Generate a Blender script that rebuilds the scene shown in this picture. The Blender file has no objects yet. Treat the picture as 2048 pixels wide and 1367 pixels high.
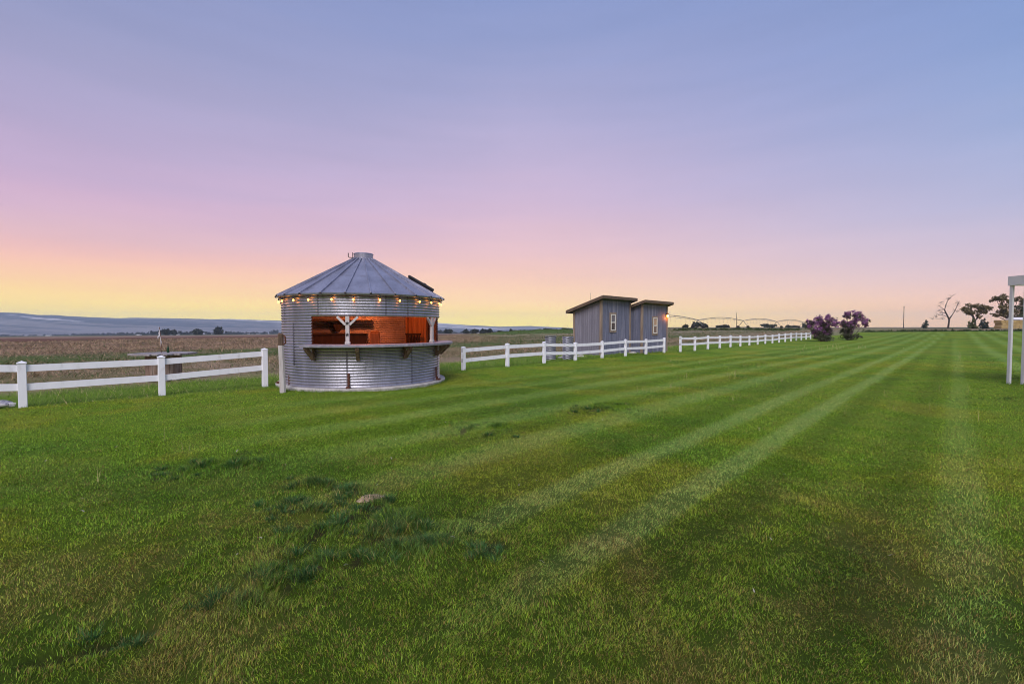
import bpy, bmesh, math, random
import numpy as np
from mathutils import Vector, Matrix

random.seed(7)
rng = np.random.default_rng(11)
scene = bpy.context.scene
COL = scene.collection
R = math.radians

# ---------------------------------------------------------------- camera
H = 1.6
F = 910.0                       # focal length in pixels of the 2048 px wide photograph
PITCH = math.atan(29.5 / F)
cam_d = bpy.data.cameras.new("camera")
cam = bpy.data.objects.new("camera", cam_d)
COL.objects.link(cam)
cam.location = (0, 0, H)
cam.rotation_euler = (math.pi / 2 - PITCH, 0, 0)
cam_d.sensor_width = 36.0
cam_d.lens = F / 2048 * 36.0
cam_d.clip_start = 0.05
cam_d.clip_end = 30000
scene.camera = cam

# ---------------------------------------------------------------- sky
SUN_AZ, SUN_EL = R(188), R(44)          # azimuth clockwise from +Y
world = bpy.data.worlds.new("World")
scene.world = world
world.use_nodes = True


def lin(c):
    c = c / 255.0
    return c / 12.92 if c <= 0.04045 else ((c + 0.055) / 1.055) ** 2.4


def L3(r, g, b):
    return (lin(r), lin(g), lin(b), 1.0)


HAZE = 0.00012
HAZE_TINT = (.17, .235, .56)


def behind_haze(z, c):
    """colour of the clear sky that shows as c through the ground haze (the haze layer is 200 m deep)"""
    T = math.exp(-HAZE * min(6800, 198 / max(z, 1e-3)))
    k = min(1.0, z / 0.08)
    g = (.970 + .012 * k, .955 + .012 * k, .965 - .004 * k)
    return tuple(max(0.05, (lin(v * q) - h * (1 - T)) / T) * 0.5 for v, h, q in zip(c, HAZE_TINT, g)) + (1.0,)


def build_sky():
    nt = world.node_tree
    N, K = nt.nodes, nt.links
    N.clear()
    out = N.new("ShaderNodeOutputWorld")
    bg = N.new("ShaderNodeBackground")
    tc = N.new("ShaderNodeTexCoord")
    sep = N.new("ShaderNodeSeparateXYZ")
    K.new(tc.outputs["Generated"], sep.inputs[0])

    def math_(op, a, b=None, clamp=False):
        m = N.new("ShaderNodeMath")
        m.operation = op
        m.use_clamp = clamp
        for i, v in enumerate((a, b)):
            if v is None:
                continue
            if isinstance(v, (int, float)):
                m.inputs[i].default_value = v
            else:
                K.new(v, m.inputs[i])
        return m.outputs[0]
    x, y, z = sep.outputs[0], sep.outputs[1], sep.outputs[2]
    # faint drifting streaks in the air
    mp = N.new("ShaderNodeMapping")
    mp.inputs["Scale"].default_value = (1.5, 1.5, 22)
    K.new(tc.outputs["Generated"], mp.inputs[0])
    no = N.new("ShaderNodeTexNoise")
    no.inputs["Scale"].default_value = 1.6
    no.inputs["Detail"].default_value = 5
    K.new(mp.outputs[0], no.inputs["Vector"])
    wob = math_("MULTIPLY", math_("SUBTRACT", no.outputs[0], 0.5), 0.045)
    zz = math_("ADD", z, math_("MULTIPLY", wob, math_("MULTIPLY", math_("ADD", z, 0.05, ), 3.0, True)))
    hyp = math_("SQRT", math_("ADD", math_("MULTIPLY", x, x), math_("MULTIPLY", y, y)))
    f = math_("DIVIDE", x, math_("MAXIMUM", hyp, 1e-4))          # -1 west .. 1 east
    f = math_("DIVIDE", f, 0.745)

    def ramp(stops):
        r = N.new("ShaderNodeValToRGB")
        K.new(zz, r.inputs[0])
        r.color_ramp.interpolation = "B_SPLINE"
        el = r.color_ramp.elements
        el[0].position, el[0].color = stops[0][0], behind_haze(*stops[0])
        el[1].position, el[1].color = stops[-1][0], behind_haze(*stops[-1])
        for p, c in stops[1:-1]:
            e = el.new(p)
            e.color = behind_haze(p, c)
        return r.outputs[0]
    left = ramp(SKY_L)
    mid = ramp(SKY_C)
    right = ramp(SKY_R)

    def mix(fac, a, b):
        m = N.new("ShaderNodeMix")
        m.data_type = "RGBA"
        K.new(fac, m.inputs["Factor"])
        K.new(a, m.inputs["A"])
        K.new(b, m.inputs["B"])
        return m.outputs["Result"]
    m1 = mix(math_("MULTIPLY", f, -1.0, True), mid, left)
    m2 = mix(math_("POWER", math_("MULTIPLY", f, 1.0, True), 1.5), m1, right)
    sky = N.new("ShaderNodeTexSky")
    sky.sky_type = "NISHITA"
    sky.sun_disc = False
    sky.sun_elevation = SUN_EL
    sky.sun_rotation = SUN_AZ
    add = N.new("ShaderNodeMix")
    add.data_type = "RGBA"
    add.blend_type = "ADD"
    add.inputs["Factor"].default_value = 0.003
    st = N.new("ShaderNodeMix")
    st.data_type = "RGBA"
    st.blend_type = "MULTIPLY"
    st.inputs["Factor"].default_value = 1.0
    mr = N.new("ShaderNodeMapRange")
    no2 = N.new("ShaderNodeTexNoise")
    mp2 = N.new("ShaderNodeMapping")
    mp2.inputs["Scale"].default_value = (1.2, 1.2, 9)
    mp2.inputs["Rotation"].default_value = (0.05, 0.06, 0)
    K.new(tc.outputs["Generated"], mp2.inputs[0])
    K.new(mp2.outputs[0], no2.inputs["Vector"])
    no2.inputs["Scale"].default_value = 2.6
    no2.inputs["Detail"].default_value = 7
    no2.inputs["Roughness"].default_value = 0.6
    K.new(no2.outputs[0], mr.inputs[0])
    mr.inputs[1].default_value = 0.3
    mr.inputs[2].default_value = 0.7
    mr.inputs[3].default_value = 0.975
    mr.inputs[4].default_value = 1.025
    K.new(m2, st.inputs["A"])
    K.new(mr.outputs[0], st.inputs["B"])
    K.new(st.outputs["Result"], add.inputs["A"])
    K.new(sky.outputs[0], add.inputs["B"])
    K.new(add.outputs["Result"], bg.inputs["Color"])
    bg.inputs["Strength"].default_value = 2.0
    K.new(bg.outputs[0], out.inputs["Surface"])


SKY_L = [(0.000, (236, 222, 160)), (0.014, (238, 222, 164)), (0.040, (243, 220, 170)), (0.070, (247, 210, 176)),
         (0.097, (246, 199, 186)), (0.125, (236, 190, 196)), (0.150, (222, 188, 205)), (0.190, (208, 178, 212)),
         (0.235, (199, 177, 214)), (0.300, (182, 172, 212)), (0.370, (166, 166, 207)), (0.440, (150, 158, 201)),
         (0.600, (136, 152, 204)), (1.0, (150, 165, 210))]
SKY_C = [(0.000, (232, 222, 170)), (0.018, (236, 221, 172)), (0.038, (243, 218, 176)), (0.060, (246, 212, 186)), (0.105, (242, 202, 194)),
         (0.150, (234, 197, 205)), (0.200, (224, 193, 212)), (0.245, (212, 188, 217)), (0.300, (203, 186, 220)),
         (0.370, (187, 180, 218)), (0.450, (168, 172, 215)), (0.520, (151, 164, 212)), (0.590, (138, 157, 210)),
         (0.750, (136, 154, 208)), (1.0, (150, 165, 210))]
SKY_R = [(0.000, (231, 186, 178)), (0.020, (230, 190, 188)), (0.045, (225, 193, 202)), (0.080, (214, 193, 212)),
         (0.110, (205, 191, 217)), (0.150, (193, 189, 221)), (0.200, (179, 184, 222)), (0.260, (164, 178, 221)),
         (0.330, (150, 171, 219)), (0.400, (138, 163, 216)), (0.470, (131, 157, 212)), (0.600, (130, 152, 208)),
         (0.800, (140, 158, 208)), (1.0, (150, 165, 210))]
build_sky()

# soft evening light from high behind the camera (wide angle: there is no hard shadow in the photograph)
sun_d = bpy.data.lights.new("sun", "SUN")
sun = bpy.data.objects.new("sun", sun_d)
COL.objects.link(sun)
sun_d.energy = 2.6
sun_d.angle = R(34)
sun_d.color = (1.0, 0.95, 0.93)
sdir = Vector((math.sin(SUN_AZ) * math.cos(SUN_EL), math.cos(SUN_AZ) * math.cos(SUN_EL), math.sin(SUN_EL)))
sun.rotation_euler = (-sdir).to_track_quat("-Z", "Y").to_euler()

scene.view_settings.view_transform = "Standard"
scene.view_settings.look = "None"
scene.view_settings.exposure = 0.0
scene.view_settings.gamma = 1.0
scene.view_settings.use_curve_mapping = False
scene.cycles.use_denoising = True
scene.cycles.denoising_prefilter = "ACCURATE"
scene.cycles.filter_width = 1.0
scene.cycles.max_bounces = 6
scene.cycles.volume_bounces = 1
scene.cycles.transparent_max_bounces = 8
scene.cycles.sample_clamp_indirect = 4.0

# ---------------------------------------------------------------- helpers
SP, CP = math.sin(PITCH), math.cos(PITCH)


def ray(px, py):
    """direction (per unit of depth along +Y) seen at a pixel of the 2048x1367 photograph"""
    a = (px - 1024.0) / F
    b = (683.5 - py) / F
    d = Vector((a, CP + b * SP, -SP + b * CP))
    return d / d.y


def G(px, py, z=0.0):
    d = ray(px, py)
    t = (z - H) / d.z
    return Vector((d.x * t, t, z))


def PY(px, py, Y):
    d = ray(px, py)
    return Vector((d.x * Y, Y, H + d.z * Y))


def smooth(a, b, x):
    t = np.clip((np.asarray(x, dtype=float) - a) / (b - a), 0, 1)
    return t * t * (3 - 2 * t)


def _h(ix, iy, seed):
    n = (ix.astype(np.int64) * 374761393 + iy.astype(np.int64) * 668265263 + seed * 982451653) & 0xFFFFFFFF
    n = ((n ^ (n >> 13)) * 1274126177) & 0xFFFFFFFF
    n = (n ^ (n >> 16)) & 0xFFFFFFFF
    return n / 4294967295.0


def vnoise(x, y, seed=0):
    xf, yf = np.floor(x), np.floor(y)
    tx, ty = x - xf, y - yf
    tx, ty = tx * tx * (3 - 2 * tx), ty * ty * (3 - 2 * ty)
    a, b = _h(xf, yf, seed), _h(xf + 1, yf, seed)
    c, d = _h(xf, yf + 1, seed), _h(xf + 1, yf + 1, seed)
    return (a * (1 - tx) + b * tx) * (1 - ty) + (c * (1 - tx) + d * tx) * ty


def fbm(x, y, scale, oct=3, seed=0):
    """0..1, mean 0.5; scale = size of the largest blob in metres"""
    x, y = np.asarray(x, dtype=float) / scale, np.asarray(y, dtype=float) / scale
    s, a, tot = 0, 1.0, 0
    for i in range(oct):
        s = s + a * vnoise(x + 17.3 * i, y - 9.1 * i, seed + i)
        tot += a
        a *= 0.55
        x, y = x * 2.03, y * 2.03
    return s / tot


def tag(o, label=None, cat=None, group=None, kind=None):
    if label: o["label"] = label
    if cat: o["category"] = cat
    if group: o["group"] = group
    if kind: o["kind"] = kind
    return o


def empty(name, loc, label, cat, group=None, rz=0.0):
    o = bpy.data.objects.new(name, None)
    COL.objects.link(o)
    o.location = loc
    o.rotation_euler = (0, 0, rz)
    o.empty_display_size = 0.2
    return tag(o, label, cat, group)


class MB:
    """collects faces; build() links them as one mesh object"""

    def __init__(s):
        s.v, s.f, s.m, s.cm, s.c = [], [], [], 0, None

    def add(s, vs, fs):
        n = len(s.v)
        s.v += [tuple(p) for p in vs]
        for f in fs:
            s.f.append([i + n for i in f])
            s.m.append(s.cm)

    def hexa(s, p):
        s.add(p, [(0, 3, 2, 1), (4, 5, 6, 7), (0, 1, 5, 4), (1, 2, 6, 5), (2, 3, 7, 6), (3, 0, 4, 7)])

    def box(s, c, size, M=None, bev=0.0):
        x, y, z = [d / 2 for d in size]
        c = Vector(c)
        if bev <= 0:
            p = [Vector(q) for q in ((-x, -y, -z), (x, -y, -z), (x, y, -z), (-x, y, -z), (-x, -y, z), (x, -y, z), (x, y, z), (-x, y, z))]
            if M is not None: p = [M @ q for q in p]
            s.hexa([q + c for q in p])
        else:
            bm = bmesh.new()
            bmesh.ops.create_cube(bm, size=1)
            for v in bm.verts: v.co = Vector((v.co.x * size[0], v.co.y * size[1], v.co.z * size[2]))
            bmesh.ops.bevel(bm, geom=list(bm.edges), offset=bev, segments=1, affect="EDGES")
            bm.verts.index_update()
            vs = [(M @ v.co if M is not None else v.co) + c for v in bm.verts]
            s.add(vs, [[v.index for v in f.verts] for f in bm.faces])
            bm.free()

    def beam(s, a, b, w, t, up=Vector((0, 0, 1))):
        a, b = Vector(a), Vector(b)
        d = (b - a)
        dn = d.normalized()
        side = dn.cross(up)
        if side.length < 1e-4: side = dn.cross(Vector((0, 1, 0)))
        side.normalize()
        u = side.cross(dn).normalized()
        p = []
        for e in (a, b):
            p += [e - side * w / 2 - u * t / 2, e + side * w / 2 - u * t / 2, e + side * w / 2 + u * t / 2, e - side * w / 2 + u * t / 2]
        s.hexa(p)

    def tube(s, pts, radii, n=8, cap=True):
        pts = [Vector(p) for p in pts]
        if not hasattr(radii, "__len__"): radii = [radii] * len(pts)
        base = len(s.v)
        vs = []
        prev = None
        for i, p in enumerate(pts):
            d = (pts[min(i + 1, len(pts) - 1)] - pts[max(i - 1, 0)])
            if d.length < 1e-9: d = Vector((0, 0, 1))
            d.normalize()
            if prev is None:
                prev = d.orthogonal().normalized()
            a = (prev - d * prev.dot(d))
            if a.length < 1e-5: a = d.orthogonal()
            a.normalize()
            prev = a
            b = d.cross(a)
            for k in range(n):
                t = 2 * math.pi * k / n
                vs.append(p + (a * math.cos(t) + b * math.sin(t)) * radii[i])
        fs = []
        for i in range(len(pts) - 1):
            for k in range(n):
                k2 = (k + 1) % n
                fs.append((i * n + k, i * n + k2, (i + 1) * n + k2, (i + 1) * n + k))
        if cap:
            fs.append(tuple(reversed(range(n))))
            fs.append(tuple(range((len(pts) - 1) * n, len(pts) * n)))
        s.add(vs, fs)

    def lathe(s, prof, c=(0, 0, 0), n=24, a0=0, a1=2 * math.pi):
        full = abs(a1 - a0 - 2 * math.pi) < 1e-6
        m = n if full else n + 1
        vs = []
        for r, z in prof:
            for k in range(m):
                t = a0 + (a1 - a0) * k / n
                vs.append((c[0] + r * math.cos(t), c[1] + r * math.sin(t), c[2] + z))
        fs = []
        for i in range(len(prof) - 1):
            for k in range(n):
                k2 = (k + 1) % m
                fs.append((i * m + k, i * m + k2, (i + 1) * m + k2, (i + 1) * m + k))
        s.add(vs, fs)

    def grid(s, P, nu, nv, closed=False):
        """P: list of nu*nv points, row-major in v"""
        fs = []
        for j in range(nv - 1):
            for i in range(nu - (0 if closed else 1)):
                i2 = (i + 1) % nu
                fs.append((j * nu + i, j * nu + i2, (j + 1) * nu + i2, (j + 1) * nu + i))
        s.add(P, fs)

    def prism(s, poly, a, b):
        """poly: list of 3D points (closed outline), extruded from +a to +b (vectors)"""
        n = len(poly)
        a, b = Vector(a), Vector(b)
        vs = [Vector(p) + a for p in poly] + [Vector(p) + b for p in poly]
        fs = [tuple(reversed(range(n))), tuple(range(n, 2 * n))]
        for i in range(n):
            j = (i + 1) % n
            fs.append((i, j, n + j, n + i))
        s.add(vs, fs)

    def ball(s, c, r, n=10, m=6, sc=(1, 1, 1)):
        prof = [(max(1e-4, math.sin(math.pi * i / m)), -math.cos(math.pi * i / m)) for i in range(m + 1)]
        vs, k0 = [], len(s.v)
        t = MB()
        t.lathe(prof, n=n)
        s.add([(c[0] + p[0] * r * sc[0], c[1] + p[1] * r * sc[1], c[2] + p[2] * r * sc[2]) for p in t.v], t.f)

    def build(s, name, mat, parent=None, smooth_=False, label=None, fix=True):
        me = bpy.data.meshes.new(name)
        inv = None
        vs = s.v
        if parent is not None:
            inv = world_of(parent).inverted()
            vs = [inv @ Vector(p) for p in vs]
        me.from_pydata([tuple(p) for p in vs], [], s.f)
        if fix:
            bm = bmesh.new()
            bm.from_mesh(me)
            bmesh.ops.recalc_face_normals(bm, faces=bm.faces)
            bm.to_mesh(me)
            bm.free()
        mats = mat if isinstance(mat, (list, tuple)) else [mat]
        for m in mats: me.materials.append(m)
        if len(mats) > 1: me.polygons.foreach_set("material_index", s.m)
        if smooth_: me.polygons.foreach_set("use_smooth", [True] * len(me.polygons))
        o = bpy.data.objects.new(name, me)
        COL.objects.link(o)
        if parent is not None: o.parent = parent
        if label: o["label"] = label
        return o


def world_of(o):
    m = o.matrix_basis.copy()
    return world_of(o.parent) @ m if o.parent else m


def np_mesh(name, V, Q, colors, mat, parent=None, tri=None, smooth_=False):
    """fast mesh from arrays: V (n,3), Q (m,4) quads, tri (k,3), per-vertex colours (n,3)"""
    me = bpy.data.meshes.new(name)
    nq = 0 if Q is None else len(Q)
    nt = 0 if tri is None else len(tri)
    me.vertices.add(len(V))
    me.vertices.foreach_set("co", np.ascontiguousarray(V, dtype=np.float32).ravel())
    loops = []
    if nq: loops.append(np.asarray(Q, dtype=np.int32).ravel())
    if nt: loops.append(np.asarray(tri, dtype=np.int32).ravel())
    loops = np.concatenate(loops)
    me.loops.add(len(loops))
    me.loops.foreach_set("vertex_index", loops)
    me.polygons.add(nq + nt)
    ls = np.concatenate([np.arange(nq) * 4, nq * 4 + np.arange(nt) * 3]).astype(np.int32)
    me.polygons.foreach_set("loop_start", ls)
    if smooth_: me.polygons.foreach_set("use_smooth", np.ones(nq + nt, dtype=bool))
    me.update(calc_edges=True)
    if colors is not None:
        at = me.color_attributes.new("tint", "FLOAT_COLOR", "POINT")
        c4 = np.ones((len(V), 4), dtype=np.float32)
        c4[:, :3] = colors
        at.data.foreach_set("color", c4.ravel())
    me.materials.append(mat)
    o = bpy.data.objects.new(name, me)
    COL.objects.link(o)
    if parent is not None:
        o.parent = parent
        o.matrix_parent_inverse = world_of(parent).inverted()
    return o


# ---------------------------------------------------------------- materials
def new_mat(name):
    m = bpy.data.materials.new(name)
    m.use_nodes = True
    nt = m.node_tree
    b = nt.nodes["Principled BSDF"]
    return m, nt, b


def noise_node(nt, scale, detail=4, rough=0.55, stretch=None, coord="Object"):
    tc = nt.nodes.new("ShaderNodeTexCoord")
    n = nt.nodes.new("ShaderNodeTexNoise")
    n.inputs["Scale"].default_value = scale
    n.inputs["Detail"].default_value = detail
    n.inputs["Roughness"].default_value = rough
    if stretch:
        mp = nt.nodes.new("ShaderNodeMapping")
        mp.inputs["Scale"].default_value = stretch
        nt.links.new(tc.outputs[coord], mp.inputs[0])
        nt.links.new(mp.outputs[0], n.inputs["Vector"])
    else:
        nt.links.new(tc.outputs[coord], n.inputs["Vector"])
    return n.outputs[0]


def ramp_node(nt, fac, stops):
    r = nt.nodes.new("ShaderNodeValToRGB")
    nt.links.new(fac, r.inputs[0])
    el = r.color_ramp.elements
    el[0].position, el[0].color = stops[0][0], (*stops[0][1], 1)
    el[1].position, el[1].color = stops[-1][0], (*stops[-1][1], 1)
    for p, c in stops[1:-1]:
        e = el.new(p)
        e.color = (*c, 1)
    return r.outputs[0]


def mixc(nt, fac, a, b, mode="MIX"):
    m = nt.nodes.new("ShaderNodeMix")
    m.data_type = "RGBA"
    m.blend_type = mode
    for sock, v in (("Factor", fac), ("A", a), ("B", b)):
        if isinstance(v, (int, float)):
            m.inputs[sock].default_value = v
        elif isinstance(v, tuple):
            m.inputs[sock].default_value = (*v, 1) if len(v) == 3 else v
        else:
            nt.links.new(v, m.inputs[sock])
    return m.outputs["Result"]


def bump(nt, b, h, strength=0.3, dist=0.01):
    bp = nt.nodes.new("ShaderNodeBump")
    bp.inputs["Strength"].default_value = strength
    bp.inputs["Distance"].default_value = dist
    nt.links.new(h, bp.inputs["Height"])
    nt.links.new(bp.outputs[0], b.inputs["Normal"])


def mottled(name, stops, scale=6, stretch=None, rough=0.6, metal=0.0, bmp=0.15, bd=0.004, detail=5, spec=0.4):
    m, nt, b = new_mat(name)
    n = noise_node(nt, scale, detail, 0.6, stretch)
    nt.links.new(ramp_node(nt, n, stops), b.inputs["Base Color"])
    b.inputs["Roughness"].default_value = rough
    b.inputs["Metallic"].default_value = metal
    b.inputs["Specular IOR Level"].default_value = spec
    if bmp: bump(nt, b, n, bmp, bd)
    return m


def blade_mat(name, trans=0.3, rough=0.55, spec=0.25):
    m, nt, b = new_mat(name)
    a = nt.nodes.new("ShaderNodeAttribute")
    a.attribute_name = "tint"
    nt.links.new(a.outputs["Color"], b.inputs["Base Color"])
    b.inputs["Roughness"].default_value = rough
    b.inputs["Specular IOR Level"].default_value = spec
    t = nt.nodes.new("ShaderNodeBsdfTranslucent")
    nt.links.new(a.outputs["Color"], t.inputs["Color"])
    mx = nt.nodes.new("ShaderNodeMixShader")
    mx.inputs[0].default_value = trans
    nt.links.new(b.outputs[0], mx.inputs[1])
    nt.links.new(t.outputs[0], mx.inputs[2])
    nt.links.new(mx.outputs[0], nt.nodes["Material Output"].inputs["Surface"])
    return m


def ground_mat(name, nscale, amp, bscale, bstr, bdist):
    m, nt, b = new_mat(name)
    a = nt.nodes.new("ShaderNodeAttribute")
    a.attribute_name = "tint"
    n = noise_node(nt, nscale, 6, 0.65)
    k = ramp_node(nt, n, [(0.25, (1 - amp,) * 3), (0.5, (1, 1, 1)), (0.75, (1 + amp,) * 3)])
    nt.links.new(mixc(nt, 1.0, a.outputs["Color"], k, "MULTIPLY"), b.inputs["Base Color"])
    b.inputs["Roughness"].default_value = 0.95
    b.inputs["Specular IOR Level"].default_value = 0.1
    bump(nt, b, noise_node(nt, bscale, 5, 0.6), bstr, bdist)
    return m


def emit_mat(name, color, strength):
    m, nt, b = new_mat(name)
    b.inputs["Base Color"].default_value = (*color, 1)
    b.inputs["Emission Color"].default_value = (*color, 1)
    b.inputs["Emission Strength"].default_value = strength
    return m


M = {}
M["grass"] = blade_mat("grass_blades", 0.3)
M["leaf"] = blade_mat("leaves", 0.2, 0.6, 0.15)
M["straw"] = blade_mat("straw", 0.2, 0.7)
M["vinyl"] = mottled("white_vinyl", [(0.3, (0.70, 0.69, 0.72)), (0.42, (0.83, 0.83, 0.89)), (0.7, (0.88, 0.88, 0.94))], 5, (1, 1, 0.5), 0.42, bmp=0.03)
M["slot"] = mottled("slot_shade", [(0.3, (0.03, 0.025, 0.03)), (0.7, (0.07, 0.05, 0.05))], 20, None, 0.8)
M["old_white"] = mottled("flaking_white_wood", [(0.28, (0.30, 0.25, 0.22)), (0.45, (0.50, 0.46, 0.45)), (0.8, (0.62, 0.59, 0.59))], 14, (1, 1, 0.12), 0.7, bmp=0.4)
M["brown_wood"] = mottled("weathered_brown_wood", [(0.3, (0.07, 0.045, 0.03)), (0.5, (0.17, 0.11, 0.075)), (0.75, (0.30, 0.21, 0.15))], 10, (1, 1, 0.1), 0.75, bmp=0.4)
M["tan_trim"] = mottled("weathered_tan_trim", [(0.3, (0.15, 0.105, 0.08)), (0.5, (0.28, 0.21, 0.16)), (0.75, (0.40, 0.31, 0.25))], 10, (1, 1, 0.1), 0.75, bmp=0.4)
M["grey_wood"] = mottled("grey_weathered_wood", [(0.3, (0.15, 0.13, 0.13)), (0.5, (0.30, 0.27, 0.27)), (0.75, (0.42, 0.39, 0.39))], 12, (1, 1, 0.1), 0.75, bmp=0.4)
M["spool_wood"] = mottled("brown_grey_staves", [(0.3, (0.07, 0.045, 0.03)), (0.5, (0.22, 0.15, 0.11)), (0.75, (0.36, 0.29, 0.25))], 7, (1, 1, 0.15), 0.8, bmp=0.4)
M["orange_wood"] = mottled("stained_orange_wood", [(0.3, (0.18, 0.08, 0.03)), (0.6, (0.36, 0.19, 0.09))], 10, (1, 1, 0.1), 0.6, bmp=0.3)
M["dark_wood"] = mottled("dark_stained_wood", [(0.3, (0.015, 0.011, 0.01)), (0.7, (0.045, 0.03, 0.025))], 10, (1, 1, 0.2), 0.6)
M["counter"] = mottled("grey_counter_boards", [(0.3, (0.16, 0.15, 0.19)), (0.55, (0.27, 0.26, 0.31)), (0.8, (0.36, 0.35, 0.40))], 10, (0.4, 2, 1), 0.5)
M["concrete"] = mottled("concrete", [(0.3, (0.36, 0.33, 0.31)), (0.55, (0.50, 0.47, 0.45)), (0.8, (0.58, 0.55, 0.53))], 5, None, 0.85, bmp=0.3)
M["rust"] = mottled("rust", [(0.3, (0.05, 0.018, 0.012)), (0.6, (0.13, 0.045, 0.025)), (0.8, (0.2, 0.09, 0.05))], 25, None, 0.8, bmp=0.3)
M["black_metal"] = mottled("black_metal", [(0.3, (0.012, 0.012, 0.014)), (0.7, (0.035, 0.033, 0.035))], 15, None, 0.45)
M["bark"] = mottled("bark", [(0.3, (0.035, 0.03, 0.03)), (0.7, (0.10, 0.08, 0.075))], 4, (1, 1, 0.3), 0.9)
M["lilac_bark"] = mottled("lilac_bark", [(0.3, (0.07, 0.055, 0.05)), (0.7, (0.17, 0.14, 0.13))], 6, (1, 1, 0.3), 0.9)
M["pole"] = mottled("pole_wood", [(0.3, (0.05, 0.045, 0.05)), (0.7, (0.10, 0.09, 0.09))], 6, (1, 1, 0.1), 0.9)
M["soil"] = mottled("dry_soil", [(0.3, (0.30, 0.20, 0.13)), (0.6, (0.50, 0.36, 0.25)), (0.8, (0.60, 0.46, 0.34))], 22, None, 0.95, bmp=0.8, bd=0.01)
M["gazebo"] = mottled("pale_grey_paint", [(0.3, (0.60, 0.60, 0.64)), (0.7, (0.68, 0.68, 0.72))], 4, None, 0.4, bmp=0.02)
M["gazebo_roof"] = mottled("dark_grey_roof", [(0.3, (0.12, 0.12, 0.14)), (0.7, (0.17, 0.17, 0.19))], 6, None, 0.6)
M["steel"] = mottled("galvanised_pivot_steel", [(0.3, (0.16, 0.16, 0.18)), (0.7, (0.24, 0.24, 0.26))], 3, None, 0.5, 0.5)
M["rubber"] = mottled("black_rubber", [(0.3, (0.02, 0.02, 0.02)), (0.7, (0.04, 0.038, 0.035))], 9, None, 0.9)
M["white_rag"] = mottled("white_rag", [(0.3, (0.6, 0.58, 0.6)), (0.7, (0.78, 0.77, 0.8))], 14, None, 0.9)
M["cream"] = mottled("cream_paint", [(0.3, (0.66, 0.62, 0.56)), (0.7, (0.78, 0.75, 0.70))], 8, None, 0.5)
M["bulb"] = emit_mat("lit_bulb", (1.0, 0.31, 0.045), 12.0)
M["lantern"] = emit_mat("lantern_flame", (1.0, 0.27, 0.035), 34.0)
M["roofing_edge"] = mottled("weathered_fascia", [(0.3, (0.05, 0.035, 0.028)), (0.52, (0.13, 0.09, 0.065)), (0.8, (0.26, 0.19, 0.13))], 7, (1, 1, 3), 0.8, bmp=0.3)
M["roof_felt"] = mottled("roof_felt", [(0.3, (0.10, 0.095, 0.10)), (0.7, (0.17, 0.16, 0.16))], 8, None, 0.9)
M["white_house"] = mottled("white_siding", [(0.3, (0.7, 0.7, 0.7)), (0.7, (0.8, 0.8, 0.8))], 1, None, 0.6, bmp=0)
M["barn_roof"] = mottled("farm_roof", [(0.3, (0.3, 0.3, 0.33)), (0.7, (0.4, 0.4, 0.42))], 1, None, 0.6, bmp=0)


def galvanised(name, base, metal, rough, streak=1.0):
    m, nt, b = new_mat(name)
    n1 = noise_node(nt, 1.3, 5, 0.6, (1.6, 1.6, 0.5))
    n2 = noise_node(nt, 9, 6, 0.7, (3, 3, 0.35))
    c1 = ramp_node(nt, n1, [(0.3, tuple(c * 0.72 for c in base)), (0.55, base), (0.75, tuple(min(1, c * 1.16) for c in base))])
    c2 = ramp_node(nt, n2, [(0.3, (1 - 0.3 * streak,) * 3), (0.5, (1, 1, 1)), (0.7, (1.08, 1.08, 1.08))])
    n3 = noise_node(nt, 3.2, 6, 0.7, (1.5, 1.5, 0.5))
    rf = ramp_node(nt, n3, [(0.60, (0, 0, 0)), (0.74, (.55, .55, .55))])
    nt.links.new(mixc(nt, rf, mixc(nt, 1.0, c1, c2, "MULTIPLY"), (0.17, 0.125, 0.105)), b.inputs["Base Color"])
    b.inputs["Metallic"].default_value = metal
    r = nt.nodes.new("ShaderNodeMapRange")
    nt.links.new(n2, r.inputs[0])
    r.inputs[3].default_value = rough - 0.12
    r.inputs[4].default_value = rough + 0.14
    nt.links.new(r.outputs[0], b.inputs["Roughness"])
    bump(nt, b, n1, 0.08, 0.02)
    return m


M["bin_wall"] = galvanised("galvanised_corrugated_wall", (0.44, 0.435, 0.50), 0.86, 0.38)
M["seam"] = galvanised("darker_sheet_seam", (0.26, 0.25, 0.29), 0.85, 0.45)
M["bin_roof"] = galvanised("galvanised_roof", (0.35, 0.355, 0.44), 0.65, 0.42)
M["culvert"] = galvanised("galvanised_culvert", (0.36, 0.36, 0.42), 0.6, 0.45)


def siding_mat(name, dark, light, stain):
    m, nt, b = new_mat(name)
    n1 = noise_node(nt, 5, 6, 0.65, (3.2, 3.2, 0.05))
    n2 = noise_node(nt, 1.7, 6, 0.65, (2.2, 2.2, 0.28))
    c = ramp_node(nt, n1, [(0.28, dark), (0.5, tuple((a + d) / 2 for a, d in zip(dark, light))), (0.72, light)])
    f = ramp_node(nt, n2, [(0.52, (0, 0, 0)), (0.68, (1, 1, 1))])
    n3 = noise_node(nt, 26, 5, 0.7)
    c = mixc(nt, 0.35, c, ramp_node(nt, n3, [(0.35, (0.55, 0.55, 0.55)), (0.65, (1.25, 1.25, 1.25))]), "MULTIPLY")
    sep = nt.nodes.new("ShaderNodeMath")
    sep.operation = "MULTIPLY"
    nt.links.new(f, sep.inputs[0])
    sep.inputs[1].default_value = stain
    nt.links.new(mixc(nt, sep.outputs[0], c, (0.42, 0.40, 0.46)), b.inputs["Base Color"])
    b.inputs["Roughness"].default_value = 0.65
    bump(nt, b, n1, 0.25, 0.004)
    return m


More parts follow.
